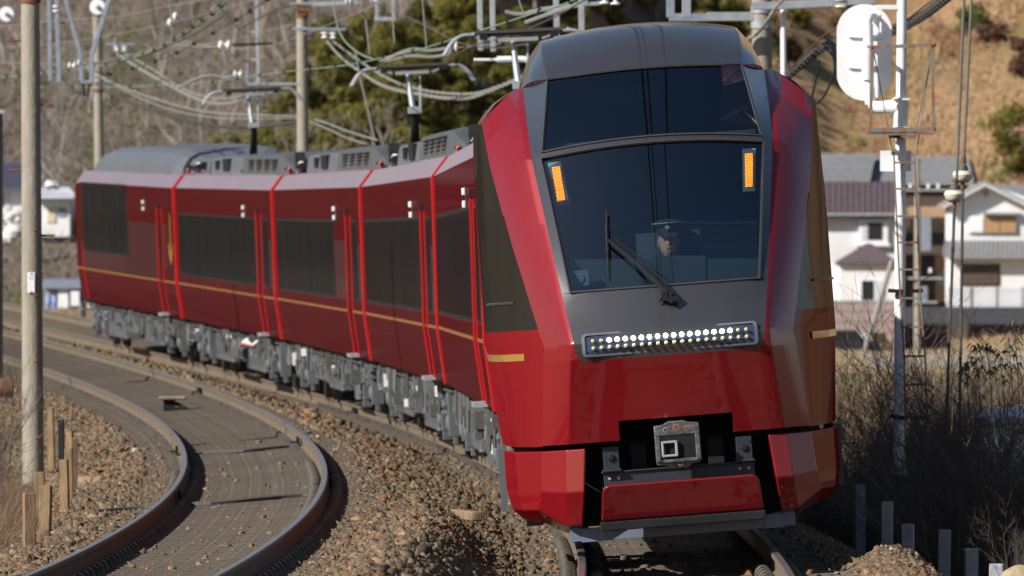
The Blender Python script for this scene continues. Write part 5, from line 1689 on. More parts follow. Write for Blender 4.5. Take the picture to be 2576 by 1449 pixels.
hslope(Bh, o0, 'roof', 1990, 2186, 458, 1990, 2200, 391, Y, 4.5, TILE, ribs=26)
hslope(Bh, o0, 'roof', 2168, 2448, 459, 2190, 2434, 399, Y + 1.4, 4.2, TILE, ribs=34)
hpart(Bh, o0, 'ridge', 1990, 387, 2212, 394, Y + 4.5, .4, TILE)
hpart(Bh, o0, 'ridge', 2190, 394, 2438, 401, Y + 5.6, .4, TILE)
hpart(Bh, o0, 'wall', 2000, 462, 2180, 890, Y + .6, 5, BRWN)
hpart(Bh, o0, 'wall', 2180, 463, 2436, 890, Y + 2, 5, BRWN)
vg = MB()
q = [at(2448, 462, Y + 1.2) - o0, at(2434, 398, Y + 5.6) - o0, at(2456, 470, Y + 9) - o0]
vg.add(q + [p + Vector((.3, 0, -.2)) for p in q], [(0, 1, 2), (5, 4, 3), (0, 3, 4, 1), (1, 4, 5, 2), (2, 5, 3, 0)])
vg.build('verge', BRWN, Bh)
Y = 505
o0 = at(2340, 880, Y)
Sh = thing('shed', 'tan and brown shed between the white houses', 'shed', o0)
hpart(Sh, o0, 'wall', 2286, 520, 2394, 612, Y, 3, TANW)
hslope(Sh, o0, 'roof', 2270, 2400, 612, 2280, 2396, 586, Y - 2.2, 2.2, BRWN)
hpart(Sh, o0, 'lower_wall', 2268, 640, 2392, 890, Y, 3, BRWN)
hpart(Sh, o0, 'door', 2352, 640, 2390, 760, Y - .05, .1, TANW)
hpart(Sh, o0, 'green_panel', 2358, 690, 2388, 722, Y - .12, .05, M('green_panel', (.28, .45, .38), rough=.7))
hpart(Sh, o0, 'window', 2308, 652, 2346, 700, Y - .05, .1, PANE)
Y = 478
o0 = at(2478, 812, Y)
Ch = thing('house', 'white gabled house with tan shutters and low grey tiled roof on the right', 'house', o0)
gb = MB()
q = [(2392, 760), (2640, 760), (2640, 515), (2480, 462), (2392, 512)]
V = [at(x, y, Y + 3) - o0 for x, y in q]
gb.add(V + [p + Vector((0, 6, 0)) for p in V], [(0, 1, 2, 3, 4), (9, 8, 7, 6, 5)] + [(i, i + 5, (i + 1) % 5 + 5, (i + 1) % 5) for i in range(5)])
gb.build('wall', PLAST, Ch)
for (x0, y0, x1, y1) in ((2478, 455, 2372, 512), (2478, 455, 2600, 515)):
    a, b = at(x0, y0, Y + 2.4) - o0, at(x1, y1, Y + 2.4) - o0
    m = MB().add([a, b, b + Vector((0, 7, 0)), a + Vector((0, 7, 0)), a + Vector((0, 0, -.16)), b + Vector((0, 0, -.16)), b + Vector((0, 7, -.16)), a + Vector((0, 7, -.16))],
                 [(0, 1, 2, 3), (7, 6, 5, 4), (0, 4, 5, 1), (1, 5, 6, 2), (2, 6, 7, 3), (3, 7, 4, 0)])
    m.build('roof', TILE, Ch)
    MB().bar(a + Vector((0, -.02, -.22)), b + Vector((0, -.02, -.22)), .08, .22, up=(0, 1, 0)).build('barge_board', WHITE, Ch)
MB().lathe([(.12, 0), (.14, -.05), (.08, -.1)], 10, at(2480, 487, Y + 2.9) - o0, axis='y').build('gable_mark', TANS, Ch)
hslope(Ch, o0, 'roof', 2500, 2660, 500, 2510, 2660, 466, Y + 9, 3, TILE, ribs=14)
w_ = hpart(Ch, o0, 'window', 2436, 542, 2560, 588, Y + 2.9, .2, PLASTB)
hpart(Ch, o0, 'shutter', 2477, 544, 2515, 586, Y + 2.82, .1, TANS)
hpart(Ch, o0, 'shutter', 2517, 544, 2556, 586, Y + 2.82, .1, TANS)
hpart(Ch, o0, 'pane', 2440, 545, 2474, 585, Y + 2.82, .1, WHITE)
hpart(Ch, o0, 'canopy', 2474, 534, 2568, 541, Y + 2.5, .5, TILE)
hslope(Ch, o0, 'roof', 2374, 2660, 643, 2380, 2660, 606, Y - 1.2, 3.4, TILE, ribs=24)
hpart(Ch, o0, 'wall', 2388, 643, 2660, 780, Y - .4, 3, PLAST)
hpart(Ch, o0, 'window', 2420, 664, 2516, 720, Y - .45, .1, FRAMEG)
hpart(Ch, o0, 'shutter', 2424, 668, 2512, 716, Y - .5, .08, BRWN)
Y = 470
o0 = at(2480, 812, Y)
Fn = thing('fence', 'pale slatted fence on a dark base before the gabled house', 'fence', o0)
hpart(Fn, o0, 'base_wall', 2258, 772, 2660, 816, Y, .25, M('dark_base_wall', (.055, .06, .075), (.045, .05, .06), scale=2, rough=.9))
for k in range(26):
    x = 2388 + k * 10.5
    hpart(Fn, o0, 'slat', x, 724, x + 8.5, 772, Y + .05, .04, PLASTB, 0)
for x in (2386, 2440, 2505, 2570, 2640):
    hpart(Fn, o0, 'post', x, 720, x + 4, 774, Y - .02, .08, STEELB, 0)
for y in (730, 764):
    hpart(Fn, o0, 'rail', 2386, y, 2660, y + 3, Y + .1, .05, STEELB, 0)
o0 = at(2400, 905, 330)
Kw = thing('retaining_kerb', 'low grey concrete kerb wall below the tan field', 'kerb', o0)
hpart(Kw, o0, 'wall', 2180, 893, 2700, 925, 330, .3, M('grey_concrete', (.36, .33, .29), (.3, .27, .23), scale=1.2, rough=.95))

# left hillside buildings
def small_house(label, x0, x1, yr, ye, yb, Y, roofm, wins, wall=PLAST, name='house', cat='house'):
    o0 = at((x0 + x1) / 2, yb, Y)
    t = thing(name, label, cat, o0)
    hpart(t, o0, 'wall', x0, ye - 2, x1, yb + 30, Y, 5, wall)
    hslope(t, o0, 'roof', x0 - 10, x1 + 10, ye, x0 + 5, x1 - 5, yr, Y - .7, 3.2, roofm, ribs=12)
    for (a, b, c, d, m) in wins:
        hpart(t, o0, 'window', a, b, c, d, Y - .06, .12, m)
    return t
small_house('house with dark blue roof at the left edge of the hillside', -60, 58, 412, 470, 566, 452, TILED, ((-10, 486, 8, 520, PANE), (12, 486, 26, 540, PLASTB), (60, 500, 66, 560, PLAST)))
small_house('pale house half hidden behind the thick concrete pole', 88, 176, 474, 492, 566, 446, PLASTB, ((118, 520, 140, 560, M('cream', (.6, .52, .38), rough=.9)), (146, 522, 166, 545, STEELB)))
o0 = at(170, 786, 395)
sd = thing('shed', 'low grey shed with white sheets beside the tail carriage', 'shed', o0)
hpart(sd, o0, 'wall', 112, 716, 240, 800, 395, 3, STEEL)
hslope(sd, o0, 'roof', 106, 246, 718, 110, 246, 702, 394.5, 3, STEELB)
hpart(sd, o0, 'white_sheet', 146, 722, 172, 776, 394.7, .1, WHITE)
hpart(sd, o0, 'white_sheet', 178, 732, 200, 770, 394.6, .1, WHITE)
hpart(sd, o0, 'blue_door', 205, 722, 214, 780, 394.8, .1, M('navy_door', (.05, .07, .14), rough=.6))
BLUEB = M('blue_drum', (.16, .24, .48), rough=.5)
for px, lb in ((122, 'pale blue drum by the low grey shed, nearer the thick pole'), (138, 'pale blue drum by the low grey shed, nearer the white sheet')):
    b = at(px, 778, 393)
    d_ = MB().lathe([(.11, 0), (.12, .05), (.115, .28), (.125, .30), (.115, .32), (.12, .58), (.10, .62)], 16).build('drum', BLUEB, None, smooth=True)
    d_.location = b
    tag(d_, lb, 'drum', 'blue drums by the shed')
for k, (px, py, s) in enumerate(((20, 610, 1.0), (40, 560, .6), (130, 474, .5))):
    m = MB()
    b = at(px, py, 440)
    for i in range(7):
        m.lathe([(.02, 0), (.35 * s, .1), (.42 * s, .35 * s), (.25 * s, .62 * s), (.02, .7 * s)], 9, (random.uniform(-.5, .5) * s, random.uniform(-.3, .3), random.uniform(-.3, .4) * s))
    o = m.build('covered_pile', M('white_sheeting', (.7, .69, .66), (.55, .53, .5), scale=3, rough=.9) if k == 0 else bpy.data.materials['white_sheeting'], None)
    o.location = b
    tag(o, ('white covered pile below the blue roofed house', 'small white covered pile at the foot of the blue roofed house', 'small white covered pile above the pale house')[k], 'covered pile')

# ------------------------------------------------------------------ parked dark car
def parked_car(px, py, Y, label, mat, rz):
    b = at(px, py, Y)
    t = thing('parked_car', label, 'car', b, rz)
    side = [(-1.75, .28), (-1.78, .75), (-1.62, 1.0), (-1.45, 1.52), (.35, 1.55), (.85, 1.02), (1.62, .88), (1.75, .62), (1.72, .28)]
    m = MB()
    m.loft([[Vector((x * k, y, z)) for x, z in side] for y, k in ((-.74, .97), (-.66, 1.0), (.66, 1.0), (.74, .97))])
    m.build('body', mat, t, bevel=.06, angle=20)
    for y in (-.75, .75):
        MB().add([(x, y + s, z) for s in (0, .01 if y > 0 else -.01) for x, z in ((-1.38, 1.03), (-1.30, 1.42), (-.45, 1.45), (-.45, 1.02))], [(0, 1, 2, 3), (7, 6, 5, 4), (0, 4, 5, 1), (1, 5, 6, 2), (2, 6, 7, 3), (3, 7, 4, 0)]).build('side_window', PANE, t)
        MB().add([(x, y + s, z) for s in (0, .01 if y > 0 else -.01) for x, z in ((-.38, 1.02), (-.38, 1.45), (.28, 1.45), (.66, 1.02))], [(0, 1, 2, 3), (7, 6, 5, 4), (0, 4, 5, 1), (1, 5, 6, 2), (2, 6, 7, 3), (3, 7, 4, 0)]).build('side_window', PANE, t)
        for x in (-1.15, 1.15):
            w_ = MB().lathe([(.2, -.09), (.29, -.08), (.29, .08), (.2, .09)], 18, (x, y * .96, .29), axis='y').build('wheel', BLACK, t, smooth=True)
            MB().lathe([(.05, -.10), (.17, -.095), (.17, .095), (.05, .10)], 14, (x, y * .97, .29), axis='y').build('rim', STEEL, w_)
        MB().box((1.7, y * .75, .70), (.1, .28, .13)).build('headlight', PORCW, t, bevel=.02)
        MB().box((-1.77, y * .85, .85), (.05, .12, .3)).build('tail_light', BELL, t)
        MB().box((.62, y * 1.12, 1.02), (.12, .14, .10)).build('mirror', mat, t, bevel=.02)
    MB().add([(.40, s, 1.50) for s in (-.62, .62)] + [(.86, s, 1.06) for s in (.64, -.64)], [(0, 1, 2, 3)]).build('windscreen', PANE, t, solid=.01)
    return t
NAVY = M('navy_car_paint', (.018, .022, .05), rough=.3, coat=1)
parked_car(2130, 902, 470, 'dark navy car parked below the pink wall beside the train', NAVY, .15)
parked_car(2190, 906, 474, 'second dark car mostly hidden behind the leaning stay pole', M('black_car_paint', (.015, .015, .018), rough=.3, coat=1), 1.2)

# ------------------------------------------------------------------ vegetation
def sticks(name, label, x, Y, z, L, r0, tint, lean=.5, seed=0, kind='stuff', mat=None, up=1.0, cat='undergrowth'):
    n = len(x)
    r_ = np.random.default_rng(seed)
    d = r_.normal(0, lean, (n, 3)); d[:, 2] = up * r_.uniform(.5, 1.2, n)
    d /= np.linalg.norm(d, axis=1)[:, None]
    a = np.cross(d, np.array([0, 1.0, .01])); a /= np.linalg.norm(a, axis=1)[:, None]
    b = np.cross(d, a)
    P = np.stack([x, Y, z], -1)
    V = np.zeros((n, 7, 3))
    bend = r_.normal(0, .18, (n, 3)) * L[:, None]
    for k in range(3):
        c, s = math.cos(2.094 * k), math.sin(2.094 * k)
        V[:, k] = P + (a * c + b * s) * r0[:, None]
        V[:, 3 + k] = P + d * (L * .55)[:, None] + bend * .4 + (a * c + b * s) * (r0 * .6)[:, None]
    V[:, 6] = P + d * L[:, None] + bend
    fc = np.array([[0, 1, 4], [0, 4, 3], [1, 2, 5], [1, 5, 4], [2, 0, 3], [2, 3, 5], [3, 4, 6], [4, 5, 6], [5, 3, 6]])
    F_ = (fc[None] + (np.arange(n) * 7)[:, None, None]).reshape(-1, 3)
    o = np_mesh(name, V.reshape(-1, 3), F_, mat or TWIG, np.repeat(tint, 7, 0))
    if kind:
        tag(o, label, cat, None, kind)
    return o
TWIG = M('dry_twig', (.85, .85, .85), (1.15, 1.15, 1.15), scale=3, rough=.95, tint=True, spec=.1)
LEAF = M('leaf', (.8, .8, .8), (1.2, 1.2, 1.2), scale=2, rough=.65, tint=True, spec=.25, objrand=.22)
def translucent(m, fac):
    t = m.node_tree
    b = t.nodes['Principled BSDF']
    tr = t.nodes.new('ShaderNodeBsdfTranslucent')
    t.links.new(b.inputs['Base Color'].links[0].from_socket, tr.inputs[0])
    mx = t.nodes.new('ShaderNodeMixShader')
    mx.inputs[0].default_value = fac
    t.links.new(b.outputs[0], mx.inputs[1])
    t.links.new(tr.outputs[0], mx.inputs[2])
    t.links.new(mx.outputs[0], t.nodes['Material Output'].inputs[0])
translucent(LEAF, .45)
BARK = M('bark', (.20, .17, .145), (.27, .24, .21), scale=3, rough=.95, objrand=.2)
def pal(r_, n, cols, p=None, var=.25):
    c = np.array(cols)
    return c[r_.choice(len(c), n, p=p)] * r_.uniform(1 - var, 1 + var, (n, 1))

def leaf_cloud(C, n_per, rad, size, cols, p, seed, flat=.8):
    r_ = np.random.default_rng(seed)
    C = np.asarray(C, float)
    k = len(C)
    n = k * n_per
    ci = np.repeat(np.arange(k), n_per)
    d = r_.normal(size=(n, 3)); d /= np.linalg.norm(d, axis=1)[:, None]
    rr = rad[ci] * r_.uniform(.45, 1.05, n) ** .5
    P = C[ci] + d * rr[:, None] * np.array([1, 1, flat])
    nrm = d * 1.1 + r_.normal(0, .45, (n, 3)); nrm /= np.linalg.norm(nrm, axis=1)[:, None]
    a = np.cross(nrm, r_.normal(size=(n, 3))); a /= np.linalg.norm(a, axis=1)[:, None]
    b = np.cross(nrm, a)
    s = size * r_.uniform(.6, 1.3, n)
    V = np.stack([P - a * s[:, None], P + b * (s * .5)[:, None], P + a * s[:, None], P - b * (s * .5)[:, None]], 1)
    t = pal(r_, n, cols, p)
    lob = r_.uniform(.78, 1.22, k)[ci]
    return V.reshape(-1, 3), np.arange(n * 4).reshape(-1, 4), np.repeat(t * lob[:, None], 4, 0)

EVER = ([.13, .135, .028], [.18, .165, .032], [.23, .185, .038], [.10, .115, .032], [.23, .16, .042])
def evergreen_mesh(seed, cols=EVER, p=(.3, .3, .2, .12, .08), h=4.2, wd=1.9, lobes=15, n_per=95, size=.20, trunk=True):
    r_ = np.random.default_rng(seed)
    C, rad = [], []
    for i in range(lobes):
        z = r_.uniform(.25, 1.0)
        a = r_.uniform(0, 6.28)
        rr = wd * (1.05 - z * .75) * r_.uniform(.3, .85)
        C.append((rr * math.cos(a), rr * math.sin(a), z * h * .9))
        rad.append(r_.uniform(.5, .95) * wd * .45)
    return leaf_cloud(C, n_per, np.array(rad), size, cols, p, seed)
ever_src = []
for sd_ in range(5):
    V, Fq, T = evergreen_mesh(100 + sd_, n_per=230, size=.135, lobes=18)
    ever_src.append((V, Fq, T))
def tree_thing(name, label, cat, loc, crown_data, trunk_fn, group, rz, sc_, cache, key):
    t = thing(name, label, cat, loc, rz, group)
    t.scale = (sc_, sc_, sc_ * random.uniform(.85, 1.2))
    if key not in cache:
        V, Fq, T = crown_data
        c = np_mesh('crown', V, Fq, LEAF, T, t)
        k = trunk_fn().build('trunk', BARK, t, smooth=True)
        cache[key] = (c.data, k.data)
    else:
        for nm, me in zip(('crown', 'trunk'), cache[key]):
            o = bpy.data.objects.new(nm, me)
            sc.collection.objects.link(o)
            o.parent = t
    return t
cache = {}
def ever_trunk():
    m = MB().tube([(0, 0, -.4), (.05, 0, 1.2), (-.05, .05, 2.6), (0, 0, 3.6)], [.16, .13, .09, .03], 7)
    for k in range(5):
        a = k * 1.3
        m.tube([(0, 0, 1.2 + k * .4), (math.cos(a) * .9, math.sin(a) * .9, 2.0 + k * .4)], [.06, .02], 5)
    return m
def left_bound(py):
    return float(np.interp(py, [-80, 0, 60, 130, 250, 340, 420], [1150, 1090, 950, 800, 740, 590, 520]))
rr_ = random.Random(5)
cnt = 0
for Yr in range(458, 582, 7):
    px = 560 + rr_.uniform(0, 40)
    while px < 1975:
        Y = Yr + rr_.uniform(-4, 4)
        x = (px - 1288) * Y / F
        z = gz(x, Y)
        py = YH - (z + 2.2 - H) * F / Y
        if px > left_bound(py) and not (px > 1380 and py > 110) and px < 1800 and py > -120:
            key = rr_.randrange(5)
            tree_thing('evergreen_tree', 'bushy olive green evergreen tree in the dense grove behind the pantographs', 'tree', (x, Y, z - .2), ever_src[key], ever_trunk,
                       'evergreen trees of the grove', rr_.uniform(0, 6.28), rr_.uniform(.75, 1.15), cache, key)
            cnt += 1
        px += rr_.uniform(62, 92)

# bare winter trees
def bare_tree(seed, h=6.5, depth=4, spread=.55):
    r_ = random.Random(seed)
    big, tw = MB(), []
    def grow(p, d, L, r0, lv):
        pts = [p]
        q, dd = p.copy(), d.copy()
        for i in range(3):
            dd = (dd + Vector((r_.gauss(0, .16), r_.gauss(0, .16), r_.gauss(.05, .08)))).normalized()
            q = q + dd * L / 3
            pts.append(q.copy())
        if lv <= 2:
            big.tube(pts, [r0, r0 * .85, r0 * .72, r0 * .6], 5 if lv else 8, caps=False)
        else:
            tw.append((pts, r0))
        if lv >= depth:
            return
        for k in range(r_.choice((2, 3, 3)) + (1 if lv == 0 else 0)):
            nd = (dd + Vector((r_.gauss(0, spread), r_.gauss(0, spread), r_.gauss(.12, .25)))).normalized()
            grow(pts[r_.choice((1, 2, 3)) if k else 3].copy(), nd, L * r_.uniform(.55, .8), r0 * .55, lv + 1)
    grow(Vector((0, 0, -.3)), Vector((0, 0, 1)), h * .38, h * .018, 0)
    m = MB()
    for pts, r0 in tw:
        m.tube(pts, [max(r0, .010), max(r0 * .7, .008), max(.006, r0 * .5), .004], 3, caps=False)
    return big, m
BARKP = M('pale_bark', (.30, .265, .24), (.21, .18, .16), scale=2, rough=.95, objrand=.25)
TWIGB = M('bare_twigs', (.21, .175, .155), (.16, .13, .115), scale=1, rough=.95, objrand=.25)
bsrc = []
def place_bare(name, label, cat, loc, key, sc_, group, rz, srcs, ms):
    t = thing(name, label, cat, loc, rz, group)
    t.scale = (sc_,) * 3
    while len(srcs) <= key:
        srcs.append(None)
    if srcs[key] is None:
        if ms == 'tree':
            a, b = bare_tree(40 + key, depth=5)
            srcs[key] = (a.build('trunk', BARKP, t, smooth=True, recalc=False).data, b.build('crown', TWIGB, t, recalc=False).data)
        else:
            a, b = shrub(70 + key)
            srcs[key] = (a.build('stem', SHRUBM, t, recalc=False).data, b.build('twigs', SHRUBM, t, recalc=False).data)
    else:
        for nm, me in zip(('trunk', 'crown') if ms == 'tree' else ('stem', 'twigs'), srcs[key]):
            o = bpy.data.objects.new(nm, me)
            sc.collection.objects.link(o)
            o.parent = t
    return t
rr_ = random.Random(9)
for i in range(120):
    Y = rr_.uniform(446, 585)
    px = rr_.uniform(-60, 1180)
    x = (px - 1288) * Y / F
    z = gz(x, Y)
    py = YH - (z + 3 - H) * F / Y
    if px > left_bound(py) + 60 or py < -170:
        continue
    place_bare('bare_tree', 'leafless grey winter tree on the brown wooded hillside at the left', 'tree', (x, Y, z), rr_.randrange(5), rr_.uniform(.6, 1.15), 'leafless trees of the left hillside', rr_.uniform(0, 6.28), bsrc, 'tree')
for px, py, Y, s_, lb in ((905, 250, 450, 1.25, 'tall pale leafless tree with forked limbs just right of the middle pole'), (520, 190, 452, 1.1, 'pale slim leafless tree left of the forked bracket'), (690, 240, 448, 1.15, 'leafless pale tree just left of the middle pole')):
    x = (px - 1288) * Y / F
    place_bare('bare_tree', lb, 'tree', (x, Y, gz(x, Y)), 1 if px == 905 else 3, s_, None, px * .01, bsrc, 'tree')
# undergrowth of the left hill
r_ = np.random.default_rng(3)
n = 30000
Y = r_.uniform(415, 600, n); px = r_.uniform(-120, 1250, n); x = (px - 1288) * Y / F
pt = fnoise(x * .22, Y * .09, 41)
T = pal(r_, n, ([.165, .138, .118], [.14, .115, .098], [.19, .162, .14], [.23, .20, .175], [.16, .118, .098]), (.34, .28, .2, .1, .08), .15)
T = np.where((pt > .60)[:, None], T * np.array([.55, .72, .38]), T)
sticks('brushwood', 'grey brown brushwood covering the wooded hillside at the left', x, Y, ground_z(x, Y) - .05, r_.uniform(.3, 1.5, n), r_.uniform(.012, .05, n), T, .45, 4)
n = 15000
Y = r_.uniform(420, 600, n); px = r_.uniform(-120, 1300, n); x = (px - 1288) * Y / F
pt = fnoise(x * .2, Y * .08, 44)
C = np.stack([x, Y, ground_z(x, Y) + r_.uniform(.0, .8, n)], -1)
V, Fq, T = leaf_cloud(C, 1, np.full(n, .3), .17, ([.13, .10, .075], [.16, .12, .085], [.10, .075, .06], [.19, .15, .12]), (.35, .3, .2, .15), 13)
pq = np.repeat(pt, 4)
T = np.where((pq > .6)[:, None], T * np.array([.5, .72, .3]), T)
tag(np_mesh('dry_foliage', V, Fq, LEAF, T), 'withered leaves and ivy among the leafless trees at the left', 'undergrowth', None, 'stuff')
# right hillside: dry grass and shrubs
n = 26000
Y = r_.uniform(536, 640, n); px = r_.uniform(1880, 2700, n); x = (px - 1288) * Y / F
pt, pt2 = fnoise(x * .3, Y * .11, 51), fnoise(x * .35, Y * .12, 77)
T = pal(r_, n, ([.38, .25, .145], [.33, .21, .12], [.44, .31, .18], [.27, .165, .10]), (.35, .3, .2, .15))
T = np.where((pt > .58)[:, None], T * np.array([.58, .45, .48]), T)
T = np.where((pt2 > .66)[:, None], np.array([.11, .125, .04]) * r_.uniform(.6, 1.3, (n, 1)), T)
sticks('dry_grass', 'tan dry grass and russet brush on the right hillside', x, Y, ground_z(x, Y) - .05, r_.uniform(.25, .9, n), r_.uniform(.03, .09, n), T, .5, 14)
shr = {}
for px, py, w_, h_, cols, lb in ((2541, 345, 3.0, 3.9, EVER, 'dark round topped evergreen tree on the right hillside'), (2028, 190, 1.6, 1.5, EVER, 'small green bush on the slope left of the signal disc'),
                                 (2452, 50, 2.0, 2.2, ([.10, .12, .03], [.14, .14, .04], [.08, .10, .03], [.06, .08, .03], [.16, .14, .05]), 'green bush high on the right slope behind the guy wires'),
                                 (2490, 100, 1.4, 1.2, ([.14, .08, .055], [.17, .10, .06], [.11, .065, .05], [.2, .12, .07], [.09, .055, .045]), 'russet bush below the green bush on the right slope'),
                                 (2572, 160, 2.0, 2.4, ([.15, .07, .05], [.18, .09, .06], [.12, .06, .05], [.2, .11, .07], [.10, .055, .045]), 'russet shrub at the right edge of the slope'),
                                 (2575, 400, 2.2, 2.8, EVER, 'second dark evergreen cut by the right edge'), (2130, 60, 1.8, 1.6, ([.13, .075, .05], [.16, .09, .055], [.11, .065, .045], [.2, .13, .07], [.09, .055, .045]), 'brownish bush above the signal disc'),
                                 (2000, 60, 1.9, 1.9, EVER, 'olive bush behind the slim white mast'), (1850, 40, 2.2, 2.2, EVER, 'olive bush seen between the steel arm and the train roof'), (1800, 25, 2.2, 2.2, EVER, 'olive bush inside the U frame of the steel arm'), (1915, 70, 1.6, 1.5, EVER, 'low olive bush behind the concrete pole top'), (1985, 140, 2.0, 1.6, ([.13, .075, .05], [.16, .09, .055], [.11, .065, .045], [.2, .13, .07], [.09, .055, .045]), 'russet brush behind the slim white mast')):
    # stand it where the line of sight through its foot meets the slope
    Yb = 545
    for _ in range(60):
        xx = (px - 1288) * Yb / F
        if gz(xx, Yb) >= at(px, py + h_ * 18, Yb).z:
            break
        Yb += 1.5
    r2 = np.random.default_rng(px)
    k = 16
    C = np.stack([r2.normal(0, .22, k) * w_, r2.normal(0, .22, k) * w_, r2.uniform(.15, .85, k) * h_], -1)
    cd = leaf_cloud(C, 110, np.full(k, w_ * .26), .15, cols, (.3, .25, .2, .15, .1), px)
    tree_thing('evergreen_tree' if h_ > 2.5 else 'bush', lb, 'tree' if h_ > 2.5 else 'bush', (xx, Yb, gz(xx, Yb)), cd,
               lambda: MB().tube([(0, 0, -.3), (.02, 0, h_ * .4), (0, 0, h_ * .8)], [.10, .07, .02], 6), None, 0, 1.0, shr, px)

# shrubs on the near right bank
SHRUBM = M('shrub_twig', (.06, .048, .04), (.095, .076, .062), scale=5, rough=.9, objrand=.3)  # twig tone darkened to carry the shadow over the right bank
def shrub(seed, h=1.9):
    r2 = random.Random(seed)
    a, b = MB(), MB()
    def grow(p, d, L, r0, lv):
        pts = [p]
        q, dd = p.copy(), d.copy()
        for i in range(3):
            dd = (dd + Vector((r2.gauss(0, .13), r2.gauss(0, .13), r2.gauss(0, .09)))).normalized()
            q = q + dd * L / 3
            pts.append(q.copy())
        (a if lv == 0 else b).tube(pts, [r0, r0 * .8, r0 * .6, r0 * .35], 4 if lv == 0 else 3, caps=False)
        if lv >= 3:
            return
        for k in range((5, 4, 3)[lv]):
            i = r2.choice((1, 2, 3))
            nd = (dd + Vector((r2.gauss(0, .5), r2.gauss(0, .5), r2.gauss(.05, .3)))).normalized()
            grow(pts[i].copy(), nd, L * r2.uniform(.35, .62), max(.0022, r0 * .55), lv + 1)
    for k in range(11):
        d = Vector((r2.gauss(0, .33), r2.gauss(0, .33), 1)).normalized()
        grow(Vector((r2.gauss(0, .22), r2.gauss(0, .22), -.1)), d, h * r2.uniform(.6, 1.05), .009, 0)
    return a, b
ssrc = []
rr_ = random.Random(21)
spots = []
for i in range(120):
    Y = rr_.uniform(82, 120)
    px = rr_.uniform(2130, 2680)
    x = (px - 1288) * Y / F
    lat = float(lat_of(np.array([x]), np.array([Y]))[0])
    if lat < 6.7 or False:
        continue
    spots.append((x, Y, .42 if (2060 < px < 2440 and Y < 103) else 1.0))
for x, Y, k_s in spots:
    place_bare('bare_shrub', 'dark leafless shrub in the thicket on the shaded right bank', 'shrub', (x, Y, gz(x, Y) - .05), rr_.randrange(5), k_s * rr_.uniform(.7, 1.15), 'leafless shrubs of the right bank', rr_.uniform(0, 6.28), ssrc, 'shrub')
b = at(2540, 1445, 60.8)
place_bare('bare_shrub', 'small sunlit budding twig bush beside the white post at lower right', 'shrub', (b.x, 60.8, b.z - .1), 2, .22, None, 1.0, ssrc, 'shrub')
n = 48000
Y = 70 + 67 * r_.random(n) ** 1.2; px = r_.uniform(2050, 2800, n); x = (px - 1288) * Y / F
lat = lat_of(x, Y)
k = lat > 6.7
x, Y = x[k], Y[k]; n = len(x)
T = pal(r_, n, ([.115, .088, .058], [.075, .058, .043], [.16, .12, .08], [.055, .045, .036]), (.3, .35, .15, .2))  # grass tones darkened to stand for the deep shade here
sticks('dry_grass', 'dry brown grass and brambles on the shaded right bank', x, Y, ground_z(x, Y) - .03, r_.uniform(.15, .9, n), r_.uniform(.002, .006, n), T, .5, 24)
n = 24000
Y = 118 + 150 * r_.random(n); px = r_.uniform(2040, 2720, n); x = (px - 1288) * Y / F
lat = lat_of(x, Y)
k = lat > 6.5
x, Y = x[k], Y[k]; n = len(x)
T = pal(r_, n, ([.27, .20, .13], [.20, .15, .10], [.34, .27, .17], [.25, .14, .09]), (.35, .3, .2, .15))
sticks('dry_scrub', 'sunlit brown scrub between the signal and the tan field', x, Y, ground_z(x, Y) - .03, r_.uniform(.2, 1.25, n), r_.uniform(.003, .012, n), T, .45, 25)
# goldenrod like weeds
WEED = M('withered_leaf', (.075, .078, .05), (.12, .11, .07), scale=6, rough=.85, objrand=.3)
def weed(label, px, py, Y, h):
    b = at(px, py, Y)
    g = gz(b.x, Y)
    t = thing('dry_weed', label, 'weed', (b.x, Y, g), group='withered weeds on the right bank')
    top = b.z - g
    st = [Vector((0, 0, 0)), Vector((.05, 0, top * .5)), Vector((.0, 0, top * .85)), Vector((-.04, 0, top))]
    MB().tube(st, [.010, .008, .006, .004], 5).build('stem', SHRUBM, t)
    r2 = random.Random(px)
    for i in range(34):
        z = top - h * r2.random() ** 1.3
        a = r2.uniform(0, 6.28)
        d = Vector((math.cos(a), math.sin(a), 0))
        L = r2.uniform(.08, .17)
        p0 = Vector((-.02, 0, z))
        p1 = p0 + d * L * .55 + Vector((0, 0, .035))
        p2 = p0 + d * L + Vector((0, 0, -.04))
        s_ = d.cross(Vector((0, 0, 1))) * .013
        MB().add([p0, p1 + s_, p2, p1 - s_, p1 + Vector((0, 0, .004))], [(0, 1, 4), (1, 2, 4), (2, 3, 4), (3, 0, 4)]).build('leaf', WEED, t)
for px, py, Y, h, lb in ((2436, 915, 94, .30, 'withered leafy weed right of the guy wires, lowest of the clump'), (2462, 872, 92, .34, 'withered leafy weed with drooping tip behind the lowest one'), (2492, 868, 93, .36, 'withered leafy weed in the middle of the clump'),
                         (2524, 884, 91, .36, 'withered leafy weed just left of the tall one at the edge'), (2560, 815, 92, .45, 'tallest withered weed at the right edge above the tank'), (2545, 850, 94, .40, 'withered weed between the tallest and the edge of the clump')):
    weed(lb, px, py, Y, h)
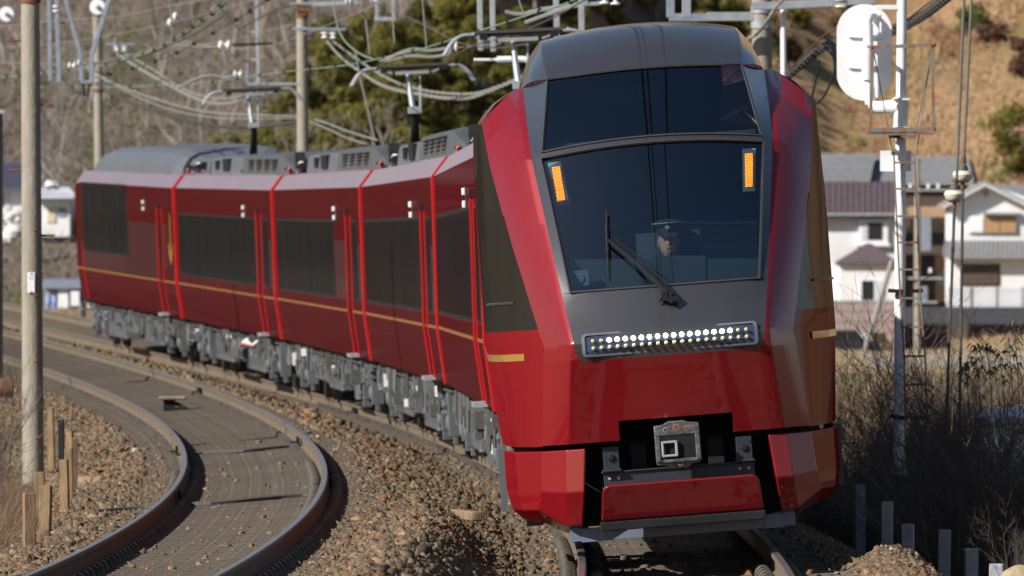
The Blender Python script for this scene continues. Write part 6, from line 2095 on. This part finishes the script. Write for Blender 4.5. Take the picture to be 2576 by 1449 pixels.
# left bank brush
n = 26000
s = 14 + 90 * r_.random(n); la = -np.interp(s, [14, 33, 56, 67, 110], [2.15, 2.2, 2.6, 3.3, 3.6]) - r_.gamma(1.6, .5, n)
th = np.interp(s, _s, _th)
x = np.interp(s, _s, _X) + np.cos(th) * la; Y = np.interp(s, _s, _Y) + np.sin(th) * la
T = pal(r_, n, ([.17, .115, .075], [.13, .09, .06], [.24, .18, .12], [.18, .085, .055], [.10, .075, .055]), (.3, .26, .16, .12, .16))
sticks('dry_grass', 'dry russet grass and brambles at the left edge by the stakes', x, Y, ground_z(x, Y) - .03, r_.uniform(.12, .8, n), r_.uniform(.002, .005, n), T, .55, 26)
for i in range(20):
    s_ = rr_.uniform(24, 72); la_ = -float(np.interp(s_, [14, 33, 56, 67, 110], [2.5, 2.5, 3.0, 3.7, 4.0])) - rr_.uniform(.1, 2.0)
    p = TP('L', s_, la_)
    place_bare('bare_shrub', 'brown bramble shrub in the brush at the left edge', 'shrub', (p.x, p.y, gz(p.x, p.y) - .05), rr_.randrange(5), rr_.uniform(.45, .85), 'bramble shrubs at the left edge', rr_.uniform(0, 6.28), ssrc, 'shrub')
b = at(22, 992, 119)
place_bare('bare_shrub', 'pale brush clump in front of the rusty drum at the left edge', 'shrub', (b.x, 119, b.z - .12), 1, .3, None, .4, ssrc, 'shrub')
# unseen trees added on the far left bank to be mirrored in the carriage sides
for i in range(34):
    Y = rr_.uniform(165, 400)
    x = -Y * rr_.uniform(.072, .15)
    loc = (x, Y, gz(x, Y) - .2)
    if i % 3:
        key = rr_.randrange(5)
        tree_thing('evergreen_tree', 'unseen evergreen tree added on the left bank for carriage reflections', 'tree', loc, ever_src[key], ever_trunk, 'trees on the left bank beyond the picture', rr_.uniform(0, 6.28), rr_.uniform(.9, 1.5), cache, key)
    else:
        place_bare('bare_tree', 'unseen leafless tree added on the left bank for carriage reflections', 'tree', loc, rr_.randrange(5), rr_.uniform(.7, 1.1), 'leafless trees on the left bank beyond the picture', rr_.uniform(0, 6.28), bsrc, 'tree')
# far scrub behind the rails at the left
n = 9000
Y = r_.uniform(235, 425, n); px = r_.uniform(-150, 330, n); x = (px - 1288) * Y / F
T = pal(r_, n, ([.23, .17, .12], [.18, .13, .09], [.28, .21, .15]), (.4, .35, .25))
sticks('dry_scrub', 'brown scrub beyond the far rails at the left', x, Y, ground_z(x, Y) - .03, r_.uniform(.1, .45, n), r_.uniform(.006, .02, n), T, .5, 27)
bpy.context.view_layer.update()
